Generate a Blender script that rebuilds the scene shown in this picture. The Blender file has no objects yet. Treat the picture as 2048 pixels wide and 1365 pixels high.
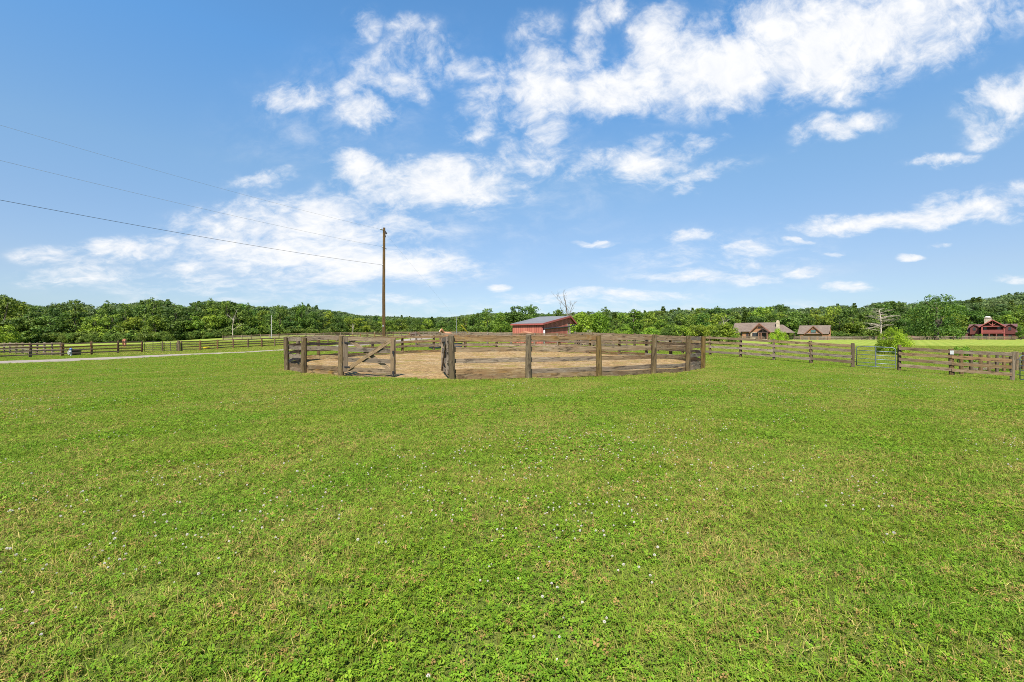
import bpy, math, random
import numpy as np
from mathutils import Vector, Matrix
R = math.radians
random.seed(7); rng = np.random.default_rng(7)
sc = bpy.context.scene
COL = sc.collection
F = 910.0; HZ = 676.0; ZC = 1.36           # focal length and horizon in photograph pixels, eye height

# ------------------------------------------------------------------ helpers
def tag(o, label=None, cat=None, group=None, kind=None):
    if label: o['label'] = label
    if cat: o['category'] = cat
    if group: o['group'] = group
    if kind: o['kind'] = kind
    return o
def empty(name, loc, rz=0.0, label=None, cat=None, group=None):
    o = bpy.data.objects.new(name, None); COL.objects.link(o)
    o.empty_display_size = 0.3
    o.location = loc; o.rotation_euler = (0, 0, rz)
    return tag(o, label, cat, group)
def lin(px, lst):
    return float(np.interp(px, [a for a, b in lst], [b for a, b in lst]))
def ray(px, d):
    return ((px - 1024) / F * d, d)
ORD = ['first','second','third','fourth','fifth','sixth','seventh','eighth','ninth','tenth','eleventh','twelfth','thirteenth','fourteenth','fifteenth','sixteenth','seventeenth','eighteenth','nineteenth','twentieth']
def ordinal(i):
    if i < 20: return ORD[i]
    t = ['twenty', 'thirty', 'forty', 'fifty'][(i + 1) // 10 - 2]
    u = (i + 1) % 10
    return (t[:-1] + 'ieth') if u == 0 else t + '-' + ORD[u - 1]

class MB:
    """collects shapes, build() links them as one mesh object"""
    def __init__(s): s.v = []; s.f = []; s.uv = []
    def face(s, idx, uv=None):
        s.f.append(idx); s.uv.append(uv or [(0, 0)] * len(idx))
    def box(s, c, d, rot=None):
        b = len(s.v); hx, hy, hz = d[0] / 2, d[1] / 2, d[2] / 2
        for x in (-hx, hx):
            for y in (-hy, hy):
                for z in (-hz, hz):
                    p = Vector((x, y, z))
                    if rot is not None: p = rot @ p
                    s.v.append((c[0] + p[0], c[1] + p[1], c[2] + p[2]))
        def uvf(ids):
            return ids
        for ids in ((0, 1, 3, 2), (4, 6, 7, 5), (0, 4, 5, 1), (2, 3, 7, 6), (0, 2, 6, 4), (1, 5, 7, 3)):
            pts = [Vector(s.v[b + i]) for i in ids]
            e1 = (pts[1] - pts[0]).length; e2 = (pts[2] - pts[1]).length
            s.face([b + i for i in ids], [(0, 0), (e1, 0), (e1, e2), (0, e2)])
        return s
    def bx(s, x0, x1, y0, y1, z0, z1):
        return s.box(((x0 + x1) / 2, (y0 + y1) / 2, (z0 + z1) / 2), (x1 - x0, y1 - y0, z1 - z0))
    def beam(s, a, b, w, t):
        a = Vector(a); b = Vector(b); d = b - a
        q = d.to_track_quat('X', 'Z').to_matrix()
        return s.box((a + b) / 2, (d.length, t, w), q)
    def sweep(s, pts, h, t, jit=0.0, seed=0):
        """board: pts run along its bottom centre line"""
        r = random.Random(seed); b = len(s.v); n = len(pts); u = r.random() * 50; us = []
        for i, p in enumerate(pts):
            p = Vector(p)
            dv = Vector(pts[min(i + 1, n - 1)]) - Vector(pts[max(i - 1, 0)]); dv.z = 0; dv.normalize()
            nm = Vector((-dv.y, dv.x, 0))
            if i: u += (p - Vector(pts[i - 1])).length
            us.append(u)
            j = [r.uniform(-jit, jit) for _ in range(4)]; k = r.uniform(-jit, jit) * 1.5
            s.v += [tuple(p - nm * (t / 2) + nm * k + Vector((0, 0, j[0]))), tuple(p - nm * (t / 2) + nm * k + Vector((0, 0, h + j[1]))),
                    tuple(p + nm * (t / 2) + nm * k + Vector((0, 0, h + j[2]))), tuple(p + nm * (t / 2) + nm * k + Vector((0, 0, j[3])))]
        vs = [0, h, h + t, 2 * h + t, 2 * h + 2 * t]
        for i in range(n - 1):
            for k in range(4):
                k2 = (k + 1) % 4
                s.face([b + i * 4 + k, b + (i + 1) * 4 + k, b + (i + 1) * 4 + k2, b + i * 4 + k2],
                       [(us[i], vs[k]), (us[i + 1], vs[k]), (us[i + 1], vs[k + 1]), (us[i], vs[k + 1])])
        s.face([b, b + 1, b + 2, b + 3], [(0, 0), (0, h), (t, h), (t, 0)])
        e = b + (n - 1) * 4
        s.face([e + 3, e + 2, e + 1, e], [(0, 0), (0, h), (t, h), (t, 0)])
        return s
    def tube(s, pts, rad, n=8, cap=True, jit=0.0, seed=0, slant=0.0):
        r = random.Random(seed); b = len(s.v); m = len(pts)
        rad = rad if hasattr(rad, '__len__') else [rad] * m
        prof = [1 + r.uniform(-jit, jit) for _ in range(n)]
        u = r.random() * 50; us = []
        ref = None
        for i, p in enumerate(pts):
            p = Vector(p)
            d = (Vector(pts[min(i + 1, m - 1)]) - Vector(pts[max(i - 1, 0)])).normalized()
            if ref is None:
                ref = Vector((0, 1, 0)) if abs(d.y) < 0.9 else Vector((1, 0, 0))
            x = (ref - d * ref.dot(d)).normalized(); y = d.cross(x); ref = x
            if i: u += (p - Vector(pts[i - 1])).length
            us.append(u)
            for k in range(n):
                a = 2 * math.pi * k / n
                q = p + (x * math.cos(a) + y * math.sin(a)) * rad[i] * prof[k]
                if slant and i == m - 1: q = q + d * (slant * math.cos(a + seed))
                s.v.append(tuple(q))
        per = 2 * math.pi * max(rad) / n
        for i in range(m - 1):
            for k in range(n):
                k2 = (k + 1) % n
                s.face([b + i * n + k, b + i * n + k2, b + (i + 1) * n + k2, b + (i + 1) * n + k],
                       [(us[i], k * per), (us[i], (k + 1) * per), (us[i + 1], (k + 1) * per), (us[i + 1], k * per)])
        if cap:
            s.face([b + k for k in range(n)][::-1]); s.face([b + (m - 1) * n + k for k in range(n)])
        return s
    def slab(s, q, th):
        """roof slab: four corners of the upper face, thickness below"""
        q = [Vector(p) for p in q]; nm = (q[1] - q[0]).cross(q[-1] - q[0]).normalized()
        if nm.z < 0: nm = -nm
        b = len(s.v); n = len(q)
        for p in q: s.v.append(tuple(p))
        for p in q: s.v.append(tuple(p - nm * th))
        e = (q[1] - q[0]); el = e.length; e = e.normalized()
        g = nm.cross(e)
        uv = [((p - q[0]).dot(e), (p - q[0]).dot(g)) for p in q]
        s.face([b + i for i in range(n)], uv); s.face([b + n + i for i in range(n)][::-1], uv[::-1])
        for i in range(n):
            j = (i + 1) % n
            s.face([b + i, b + n + i, b + n + j, b + j])
        return s
    def prism(s, poly, y0, y1):
        """polygon in x,z pushed from y0 to y1"""
        b = len(s.v); n = len(poly)
        for y in (y0, y1):
            for x, z in poly: s.v.append((x, y, z))
        uv = [(x, z) for x, z in poly]
        s.face([b + i for i in range(n)], uv); s.face([b + n + i for i in range(n)][::-1], uv[::-1])
        for i in range(n):
            j = (i + 1) % n
            l = math.dist(poly[i], poly[j])
            s.face([b + i, b + n + i, b + n + j, b + j], [(0, 0), (abs(y1 - y0), 0), (abs(y1 - y0), l), (0, l)])
        return s
    def lathe(s, prof, c, n=16):
        b = len(s.v)
        for r, z in prof:
            for k in range(n):
                a = 2 * math.pi * k / n
                s.v.append((c[0] + r * math.cos(a), c[1] + r * math.sin(a), c[2] + z))
        for i in range(len(prof) - 1):
            for k in range(n):
                k2 = (k + 1) % n
                s.face([b + i * n + k, b + i * n + k2, b + (i + 1) * n + k2, b + (i + 1) * n + k])
        s.face([b + k for k in range(n)][::-1]); s.face([b + (len(prof) - 1) * n + k for k in range(n)])
        return s
    def mesh(s, name, mat, off=(0, 0, 0), smooth=False):
        me = bpy.data.meshes.new(name)
        me.from_pydata([(v[0] - off[0], v[1] - off[1], v[2] - off[2]) for v in s.v], [], s.f)
        uvl = me.uv_layers.new(name='UVMap')
        flat = [c for f in s.uv for p in f for c in p]
        uvl.data.foreach_set('uv', flat)
        if mat: me.materials.append(mat)
        if smooth: me.polygons.foreach_set('use_smooth', [True] * len(me.polygons))
        me.update()
        return me
    def build(s, name, mat, parent=None, local=False, smooth=False, label=None, origin=None):
        off = (0, 0, 0) if (local or parent is None) else parent.location
        if origin is not None: off = origin
        o = bpy.data.objects.new(name, s.mesh(name, mat, off, smooth)); COL.objects.link(o)
        if parent is not None: o.parent = parent
        if origin is not None: o.location = origin
        if label: o['label'] = label
        return o

# ------------------------------------------------------------------ materials
class NT:
    def __init__(s, tree): s.t = tree; s.n = tree.nodes; s.l = tree.links
    def new(s, typ, **kw):
        n = s.n.new(typ)
        for k, v in kw.items(): setattr(n, k, v)
        return n
    def put(s, sock, val):
        if isinstance(val, bpy.types.NodeSocket): s.l.new(val, sock)
        else: sock.default_value = val
    def math(s, op, a, b=None, c=None, clamp=False):
        n = s.new('ShaderNodeMath', operation=op, use_clamp=clamp)
        s.put(n.inputs[0], a)
        if b is not None: s.put(n.inputs[1], b)
        if c is not None: s.put(n.inputs[2], c)
        return n.outputs[0]
    def mix(s, f, a, b, blend='MIX'):
        n = s.new('ShaderNodeMix', data_type='RGBA', blend_type=blend)
        s.put(n.inputs['Factor'], f)
        for k, v in ((6, a), (7, b)):
            s.put(n.inputs[k], v if isinstance(v, bpy.types.NodeSocket) else (*v, 1))
        return n.outputs[2]
    def noise(s, vec, scale, detail=4, rough=0.55, lac=2.0, out=0):
        n = s.new('ShaderNodeTexNoise')
        if vec is not None: s.l.new(vec, n.inputs['Vector'])
        n.inputs['Scale'].default_value = scale; n.inputs['Detail'].default_value = detail
        n.inputs['Roughness'].default_value = rough; n.inputs['Lacunarity'].default_value = lac
        return n.outputs[out]
    def ramp(s, f, lo, hi, smooth=True):
        n = s.new('ShaderNodeMapRange', interpolation_type='SMOOTHSTEP' if smooth else 'LINEAR')
        s.put(n.inputs['Value'], f); s.put(n.inputs['From Min'], lo); s.put(n.inputs['From Max'], hi)
        return n.outputs[0]
    def mapping(s, vec, scale=(1, 1, 1), rot=(0, 0, 0), loc=(0, 0, 0)):
        n = s.new('ShaderNodeMapping')
        s.l.new(vec, n.inputs['Vector']); n.inputs['Scale'].default_value = scale
        n.inputs['Rotation'].default_value = rot; n.inputs['Location'].default_value = loc
        return n.outputs[0]
def material(name):
    m = bpy.data.materials.new(name); m.use_nodes = True
    nt = NT(m.node_tree); bsdf = m.node_tree.nodes['Principled BSDF']
    return m, nt, bsdf
def bump(nt, bsdf, h, strength, dist):
    b = nt.new('ShaderNodeBump'); b.inputs['Strength'].default_value = strength; b.inputs['Distance'].default_value = dist
    nt.l.new(h, b.inputs['Height']); nt.l.new(b.outputs[0], bsdf.inputs['Normal'])

def wood_mat(name, c1, c2, c3, lichen=0.35, moss=(0.16, 0.13, 0.03), mossf=0.4):
    m, nt, b = material(name)
    uv = nt.new('ShaderNodeTexCoord').outputs['UV']
    oi = nt.new('ShaderNodeObjectInfo').outputs['Random']
    off = nt.new('ShaderNodeCombineXYZ')
    nt.l.new(nt.math('MULTIPLY', oi, 37.0), off.inputs[0]); nt.l.new(nt.math('MULTIPLY', oi, 91.0), off.inputs[2])
    va = nt.new('ShaderNodeVectorMath', operation='ADD'); nt.l.new(uv, va.inputs[0]); nt.l.new(off.outputs[0], va.inputs[1])
    v = va.outputs[0]
    grain = nt.noise(nt.mapping(v, (2.0, 60, 1)), 1.0, 5, 0.65)
    broad = nt.noise(nt.mapping(v, (1.3, 5, 1)), 1.0, 4, 0.6)
    blot = nt.noise(nt.mapping(v, (3.4, 9, 1)), 1.0, 5, 0.72)
    col = nt.mix(nt.ramp(grain, 0.35, 0.68), c2, c1)
    col = nt.mix(nt.ramp(broad, 0.42, 0.7), col, c3)
    mo = nt.noise(nt.mapping(v, (1.7, 3, 1), loc=(9, 4, 0)), 1.0, 4, 0.65)
    mf = nt.math('MULTIPLY', nt.ramp(mo, 0.52, 0.72), mossf)
    col = nt.mix(mf, col, moss)
    li = nt.math('MULTIPLY', nt.ramp(blot, 0.54, 0.66), lichen)
    col = nt.mix(li, col, (0.38, 0.36, 0.32))
    dk = nt.noise(nt.mapping(v, (2.6, 11, 1), loc=(3, 8, 2)), 1.0, 5, 0.72)
    col = nt.mix(nt.math('MULTIPLY', nt.ramp(dk, 0.51, 0.64), 0.8), col, (0.03, 0.024, 0.018))
    # each board weathers a little differently
    col = nt.mix(nt.math('MULTIPLY', oi, 0.35), col, tuple(0.5 * x for x in c3))
    col = nt.mix(1.0, col, (.64, .55, .41), 'MULTIPLY')
    hv = nt.new('ShaderNodeHueSaturation'); nt.l.new(col, hv.inputs['Color'])
    nt.put(hv.inputs['Value'], nt.math('MULTIPLY_ADD', nt.math('FRACT', nt.math('MULTIPLY', oi, 5.73)), .6, .76))
    nt.put(hv.inputs['Saturation'], nt.math('MULTIPLY_ADD', nt.math('FRACT', nt.math('MULTIPLY', oi, 13.1)), .4, .72))
    nt.l.new(hv.outputs[0], b.inputs['Base Color']); b.inputs['Roughness'].default_value = 0.9
    b.inputs['Specular IOR Level'].default_value = 0.2
    bump(nt, b, grain, 0.6, 0.01)
    return m
M = {}
M['pen_board'] = wood_mat('weathered_pen_boards', (0.40, 0.33, 0.25), (0.14, 0.11, 0.078), (0.215, 0.15, 0.105), 0.45, (0.24, 0.15, 0.035), 0.5)
M['pen_post'] = wood_mat('weathered_pen_posts', (0.239, 0.193, 0.106), (0.101, 0.078, 0.041), (0.156, 0.115, 0.056), 0.3, (0.147, 0.115, 0.023), 0.6)
M['gate_wood'] = wood_mat('grey_gate_wood', (0.36, 0.31, 0.26), (0.16, 0.13, 0.10), (0.25, 0.20, 0.155), 0.4, (0.24, 0.16, 0.04), 0.25)
M['fence_board'] = wood_mat('weathered_fence_boards', (0.42, 0.36, 0.285), (0.17, 0.135, 0.10), (0.24, 0.17, 0.115), 0.55, (0.22, 0.11, 0.04), 0.3)
M['fence_post'] = wood_mat('weathered_fence_posts', (0.258, 0.212, 0.152), (0.115, 0.087, 0.060), (0.175, 0.133, 0.087), 0.3, (0.138, 0.110, 0.028), 0.4)
M['brown_board'] = wood_mat('brown_fence_boards', (0.402, 0.282, 0.201), (0.171, 0.110, 0.077), (0.262, 0.161, 0.101), 0.25, (0.302, 0.161, 0.060), 0.3)
M['brown_post'] = wood_mat('brown_fence_posts', (0.331, 0.221, 0.138), (0.129, 0.079, 0.048), (0.202, 0.122, 0.070), 0.15, (0.276, 0.147, 0.055), 0.3)
M['pale_board'] = wood_mat('pale_new_boards', (0.42, 0.31, 0.22), (0.28, 0.19, 0.135), (0.36, 0.25, 0.175), 0.2, (0.3, 0.2, 0.1), 0.1)
M['far_board'] = wood_mat('grey_far_boards', (0.36, 0.32, 0.27), (0.17, 0.14, 0.11), (0.26, 0.21, 0.17), 0.4, (0.2, 0.14, 0.05), 0.2)
M['pole_wood'] = wood_mat('utility_pole_wood', (0.23, 0.165, 0.10), (0.10, 0.068, 0.04), (0.155, 0.105, 0.06), 0.1, (0.20, 0.155, 0.05), 0.5)

def plain(name, col, rough=0.6, metal=0.0, var=0.25, scale=6.0, spec=0.4):
    m, nt, b = material(name)
    tc = nt.new('ShaderNodeTexCoord').outputs['Object']
    n = nt.noise(tc, scale, 5, 0.65)
    c = nt.mix(nt.ramp(n, 0.3, 0.7), tuple(x * (1 - var) for x in col), tuple(min(1, x * (1 + var)) for x in col))
    nt.l.new(c, b.inputs['Base Color']); b.inputs['Roughness'].default_value = rough; b.inputs['Metallic'].default_value = metal
    b.inputs['Specular IOR Level'].default_value = spec
    return m
M['tube'] = plain('grey_gate_tube', (0.15, 0.17, 0.20), 0.45, 0.5, 0.3)
M['tube_old'] = plain('rusty_gate_tube', (0.12, 0.09, 0.07), 0.7, 0.2, 0.5)
M['iron'] = plain('black_iron', (0.02, 0.02, 0.022), 0.5, 0.3)
M['white_pl'] = plain('white_plastic', (0.40, 0.40, 0.385), 0.5, 0, 0.1)
M['blue_pl'] = plain('blue_plastic', (0.06, 0.12, 0.32), 0.5, 0, 0.15)
M['black_pl'] = plain('black_plastic', (0.02, 0.021, 0.023), 0.45, 0, 0.2)
M['slate_pl'] = plain('dark_blue_grey_plastic', (0.04, 0.06, 0.075), 0.5, 0, 0.2)
M['yellow_pl'] = plain('yellow_plastic', (0.72, 0.50, 0.03), 0.5, 0, 0.1)
M['wire'] = plain('dark_wire', (0.035, 0.035, 0.04), 0.5, 0.2)
M['wire_al'] = plain('aluminium_wire', (0.22, 0.23, 0.25), 0.5, 0.3)
M['porcelain'] = plain('grey_porcelain', (0.35, 0.34, 0.33), 0.35, 0, 0.1)
M['grey_metal'] = plain('galvanised_metal', (0.248, 0.253, 0.259), 0.5, 0.4, 0.15)
M['pole_pale'] = plain('pale_pole', (0.250, 0.240, 0.220), 0.8, 0, 0.15)
M['stone'] = plain('chimney_stone', (0.315, 0.252, 0.175), 0.9, 0, 0.35, 3.0)
M['cap'] = plain('pale_chimney_cap', (0.62, 0.57, 0.52), 0.8, 0, 0.1)
M['glass'] = plain('dark_window_glass', (0.02, 0.026, 0.03), 0.08, 0, 0.2, 3, 0.6)
M['glass_teal'] = plain('teal_window_glass', (0.059, 0.122, 0.108), 0.1, 0, 0.25, 3, 0.6)
M['trim_dark'] = plain('dark_brown_trim', (0.055, 0.03, 0.024), 0.7)
M['trim_wood'] = plain('brown_timber_trim', (0.17, 0.075, 0.045), 0.7)
M['red_trim'] = plain('red_painted_trim', (0.259, 0.061, 0.050), 0.6, 0, 0.15)
M['shadow_wall'] = plain('shaded_brown_wall', (0.05, 0.036, 0.03), 0.8)  # dark brown puts the shade of porch and gable recesses into the colour
M['garage_door'] = plain('dark_garage_door', (0.075, 0.055, 0.052), 0.6, 0, 0.15)
M['horse'] = plain('chestnut_coat', (0.210, 0.073, 0.028), 0.6, 0, 0.25, 3)
M['horse2'] = plain('light_chestnut_coat', (0.300, 0.128, 0.056), 0.6, 0, 0.25, 3)
M['horse_dark'] = plain('dark_bay_coat', (0.06, 0.03, 0.018), 0.55, 0, 0.25, 3)
M['mane'] = plain('brown_mane', (0.16, 0.05, 0.02), 0.8, 0, 0.3, 8)
M['white_hair'] = plain('white_hair', (0.7, 0.68, 0.64), 0.8)
M['dead_wood'] = plain('pale_dead_wood', (0.288, 0.240, 0.188), 0.9, 0, 0.3, 3)
M['bare_wood'] = plain('grey_brown_bark', (0.14, 0.11, 0.085), 0.9, 0, 0.3, 3)
M['bark'] = plain('tree_bark', (0.066, 0.050, 0.036), 0.95, 0, 0.4, 3)
M['bark_pale'] = plain('pale_tree_bark', (0.162, 0.138, 0.108), 0.95, 0, 0.3, 3)

def siding(name, c1, c2, period, vertical=True, groove=0.5, horizontal=False):
    m, nt, b = material(name)
    uv = nt.new('ShaderNodeTexCoord').outputs['UV']
    sx = nt.new('ShaderNodeSeparateXYZ'); nt.l.new(uv, sx.inputs[0])
    ax = sx.outputs[1] if horizontal else sx.outputs[0]
    fr = nt.math('FRACT', nt.math('DIVIDE', ax, period))
    gap = nt.math('LESS_THAN', fr, 0.18)
    cell = nt.math('FLOOR', nt.math('DIVIDE', ax, period))
    wn = nt.new('ShaderNodeTexWhiteNoise', noise_dimensions='1D'); nt.l.new(cell, wn.inputs['W'])
    st = nt.noise(nt.mapping(uv, (9, 0.9, 1)), 1.0, 5, 0.65)
    c = nt.mix(nt.math('ADD', nt.math('MULTIPLY', wn.outputs[0], 0.5), nt.math('MULTIPLY', nt.ramp(st, 0.3, 0.7), 0.5)), c1, c2)
    c = nt.mix(nt.math('MULTIPLY', gap, groove), c, tuple(0.25 * x for x in c1))
    nt.l.new(c, b.inputs['Base Color']); b.inputs['Roughness'].default_value = 0.75; b.inputs['Specular IOR Level'].default_value = 0.25
    return m
M['barn_red'] = siding('red_barn_boards', (0.271, 0.072, 0.046), (0.379, 0.131, 0.087), 0.30, groove=0.65)
M['cedar'] = siding('orange_brown_siding', (0.236, 0.106, 0.047), (0.294, 0.150, 0.075), 0.35, horizontal=True, groove=0.25)
M['red_log'] = siding('red_log_siding', (0.093, 0.023, 0.021), (0.124, 0.037, 0.032), 0.35, horizontal=True, groove=0.35)
def roof_mat(name, c1, c2, seam=0.0):
    m, nt, b = material(name)
    uv = nt.new('ShaderNodeTexCoord').outputs['UV']
    n1 = nt.noise(nt.mapping(uv, (1.2, 3.5, 1)), 1.0, 6, 0.7); n2 = nt.noise(uv, 0.35, 3, 0.5)
    c = nt.mix(nt.ramp(n1, 0.3, 0.7), c1, c2); c = nt.mix(nt.math('MULTIPLY', nt.ramp(n2, 0.4, 0.7), 0.35), c, tuple(0.6 * x for x in c1))
    if seam:
        sx = nt.new('ShaderNodeSeparateXYZ'); nt.l.new(uv, sx.inputs[0])
        fr = nt.math('FRACT', nt.math('DIVIDE', sx.outputs[0], seam))
        c = nt.mix(nt.math('MULTIPLY', nt.math('LESS_THAN', fr, 0.12), 0.25), c, (0.1, 0.1, 0.1))
    nt.l.new(c, b.inputs['Base Color']); b.inputs['Roughness'].default_value = 0.8; b.inputs['Specular IOR Level'].default_value = 0.3
    return m
M['shingle'] = roof_mat('brown_shingles', (0.089, 0.061, 0.046), (0.152, 0.116, 0.087))
M['shingle_red'] = roof_mat('dark_red_shingles', (0.070, 0.032, 0.032), (0.112, 0.056, 0.056))
M['roof_red'] = roof_mat('red_roofing', (0.114, 0.038, 0.031), (0.155, 0.065, 0.055))
M['roof_grey'] = roof_mat('grey_metal_roof', (0.105, 0.105, 0.108), (0.140, 0.140, 0.146), 0.6)

# foliage: colour from a per-leaf tint, the object's own colour and its random number
def leaf_mat(name, dark, light, translucent=0.4):
    m = bpy.data.materials.new(name); m.use_nodes = True
    nt = NT(m.node_tree); nt.n.clear()
    at = nt.new('ShaderNodeAttribute', attribute_name='tint')
    oi = nt.new('ShaderNodeObjectInfo')
    c = nt.mix(at.outputs['Fac'], dark, light)
    c = nt.mix(1.0, c, oi.outputs['Color'], 'MULTIPLY')
    rv = nt.math('ADD', nt.math('MULTIPLY', oi.outputs['Random'], 0.5), 0.75)
    hs = nt.new('ShaderNodeHueSaturation'); nt.put(hs.inputs['Value'], rv); nt.l.new(c, hs.inputs['Color'])
    nt.put(hs.inputs['Hue'], nt.math('ADD', nt.math('MULTIPLY', nt.math('FRACT', nt.math('MULTIPLY', oi.outputs['Random'], 7.31)), 0.03), 0.485))
    d = nt.new('ShaderNodeBsdfPrincipled'); d.inputs['Roughness'].default_value = 0.6; d.inputs['Specular IOR Level'].default_value = 0.25
    t = nt.new('ShaderNodeBsdfTranslucent'); ms = nt.new('ShaderNodeMixShader'); ms.inputs[0].default_value = translucent
    nt.l.new(hs.outputs[0], d.inputs['Base Color']); nt.l.new(hs.outputs[0], t.inputs['Color'])
    nt.l.new(d.outputs[0], ms.inputs[1]); nt.l.new(t.outputs[0], ms.inputs[2])
    o = nt.new('ShaderNodeOutputMaterial'); nt.l.new(ms.outputs[0], o.inputs['Surface'])
    return m
M['leaf'] = leaf_mat('tree_leaves', (0.042, 0.085, 0.013), (0.20, 0.265, 0.036))
M['leaf_far'] = leaf_mat('far_tree_leaves', (0.055, 0.095, 0.03), (0.155, 0.21, 0.06))  # greyer green: faint distance haze put into the leaf colour
M['leaf_lime'] = leaf_mat('lime_leaves', (0.11, 0.18, 0.012), (0.30, 0.40, 0.03), 0.4)

# lawn colour from the position on the ground, shared by soil and blades
def lawn_group():
    g = bpy.data.node_groups.new('lawn_patches', 'ShaderNodeTree')
    g.interface.new_socket('Dry', in_out='OUTPUT', socket_type='NodeSocketFloat')
    g.interface.new_socket('Lush', in_out='OUTPUT', socket_type='NodeSocketFloat')
    g.interface.new_socket('Stripe', in_out='OUTPUT', socket_type='NodeSocketFloat')
    nt = NT(g); o = nt.new('NodeGroupOutput')
    geo = nt.new('ShaderNodeNewGeometry').outputs['Position']
    flat = nt.mapping(geo, (1, 1, 0))
    a = nt.noise(flat, 0.22, 3, 0.5); b = nt.noise(flat, 1.1, 4, 0.6); c = nt.noise(flat, 4.5, 3, 0.6)
    s = nt.math('ADD', nt.math('MULTIPLY', a, 0.34), nt.math('ADD', nt.math('MULTIPLY', b, 0.40), nt.math('MULTIPLY', c, 0.26)))
    nt.l.new(nt.ramp(s, 0.44, 0.58), o.inputs['Dry'])
    l = nt.noise(nt.mapping(flat, (1, 1, 1), loc=(31, 17, 0)), 0.7, 4, 0.6)
    nt.l.new(nt.ramp(l, 0.38, 0.66), o.inputs['Lush'])
    st = nt.mapping(flat, (1, 1, 1), rot=(0, 0, R(41)))   # mower passes run along the drive
    w = nt.new('ShaderNodeTexWave', wave_type='BANDS', bands_direction='X'); nt.l.new(st, w.inputs['Vector'])
    w.inputs['Scale'].default_value = 0.16; w.inputs['Distortion'].default_value = 0.8; w.inputs['Detail'].default_value = 2; w.inputs['Detail Scale'].default_value = 0.4
    nt.l.new(w.outputs['Fac'], o.inputs['Stripe'])
    g.interface.new_socket('Fine', in_out='OUTPUT', socket_type='NodeSocketFloat')
    f1 = nt.noise(flat, 7.0, 3, 0.6); f2 = nt.noise(flat, 24.0, 2, 0.6)
    nt.l.new(nt.math('MULTIPLY_ADD', nt.ramp(nt.math('ADD', nt.math('MULTIPLY', f1, .6), nt.math('MULTIPLY', f2, .4)), .36, .64), .46, .85), o.inputs['Fine'])
    return g
LAWN = lawn_group()
G_LUSH = (0.060, 0.150, 0.014); G_MID = (0.20, 0.23, 0.026); G_DRY = (0.34, 0.29, 0.06)

def ground_mat():
    m, nt, b = material('pasture_ground')
    lg = nt.new('ShaderNodeGroup'); lg.node_tree = LAWN
    geo = nt.new('ShaderNodeNewGeometry').outputs['Position']
    flat = nt.mapping(geo, (1, 1, 0))
    fine = nt.noise(flat, 9.0, 5, 0.7); mid = nt.noise(flat, 0.09, 4, 0.6)
    c = nt.mix(nt.ramp(fine, 0.35, 0.68), (0.09, 0.14, 0.016), (0.175, 0.21, 0.03))
    c = nt.mix(nt.math('MULTIPLY', lg.outputs['Dry'], 0.33), c, G_DRY)
    c = nt.mix(nt.math('MULTIPLY', nt.ramp(mid, 0.4, 0.7), 0.35), c, (0.13, 0.215, 0.02))
    c = nt.mix(nt.math('MULTIPLY', lg.outputs['Stripe'], 0.35), c, (0.25, 0.27, 0.05))
    # bare thatch shows between the blades where the sward is modelled
    ln = nt.new('ShaderNodeVectorMath', operation='LENGTH'); nt.l.new(flat, ln.inputs[0])
    nr = nt.ramp(ln.outputs['Value'], 20.0, 9.0)
    th = nt.mix(nt.ramp(nt.noise(flat, 24.0, 4, 0.7), 0.4, 0.65), (0.035, 0.045, 0.010), (0.085, 0.095, 0.022))
    c = nt.mix(nt.math('MULTIPLY', nr, 0.7), c, th)
    nt.l.new(c, b.inputs['Base Color']); b.inputs['Roughness'].default_value = 0.95; b.inputs['Specular IOR Level'].default_value = 0.1
    bump(nt, b, fine, 0.8, 0.05)
    return m
M['ground'] = ground_mat()

def blade_mat(name, clover=False):
    m = bpy.data.materials.new(name); m.use_nodes = True
    nt = NT(m.node_tree); nt.n.clear()
    lg = nt.new('ShaderNodeGroup'); lg.node_tree = LAWN
    at = nt.new('ShaderNodeAttribute', attribute_name='rnd').outputs['Fac']
    at2 = nt.math('FRACT', nt.math('MULTIPLY', at, 17.3))
    if clover:
        c = nt.mix(at2, (0.070, 0.140, 0.012), (0.165, 0.245, 0.024))
        c = nt.mix(nt.math('MULTIPLY', lg.outputs['Lush'], 0.4), c, (0.095, 0.205, 0.020))
        dry = nt.math('LESS_THAN', at, nt.math('MULTIPLY_ADD', lg.outputs['Dry'], 0.22, 0.012))
        c = nt.mix(dry, c, (0.26, 0.17, 0.06))
    else:
        c = nt.mix(at2, G_MID, (0.105, 0.185, 0.022))
        c = nt.mix(nt.math('MULTIPLY', lg.outputs['Lush'], 0.55), c, (0.10, 0.20, 0.022))
        c = nt.mix(nt.math('MULTIPLY', lg.outputs['Stripe'], 0.55), c, (0.235, 0.26, 0.05))
        dry = nt.math('LESS_THAN', at, nt.math('MULTIPLY_ADD', lg.outputs['Dry'], 0.50, 0.055))
        c = nt.mix(dry, c, nt.mix(at2, (0.235, 0.185, 0.05), (0.39, 0.325, 0.115)))
    hf = nt.new('ShaderNodeHueSaturation'); nt.l.new(c, hf.inputs['Color']); nt.put(hf.inputs['Value'], lg.outputs['Fine']); hf.inputs['Saturation'].default_value = 1.04; c = hf.outputs[0]
    d = nt.new('ShaderNodeBsdfPrincipled'); d.inputs['Roughness'].default_value = 0.7; d.inputs['Specular IOR Level'].default_value = 0.12
    t = nt.new('ShaderNodeBsdfTranslucent'); ms = nt.new('ShaderNodeMixShader'); ms.inputs[0].default_value = 0.30
    nt.l.new(c, d.inputs['Base Color']); nt.l.new(c, t.inputs['Color'])
    nt.l.new(d.outputs[0], ms.inputs[1]); nt.l.new(t.outputs[0], ms.inputs[2])
    o = nt.new('ShaderNodeOutputMaterial'); nt.l.new(ms.outputs[0], o.inputs['Surface'])
    return m
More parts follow.
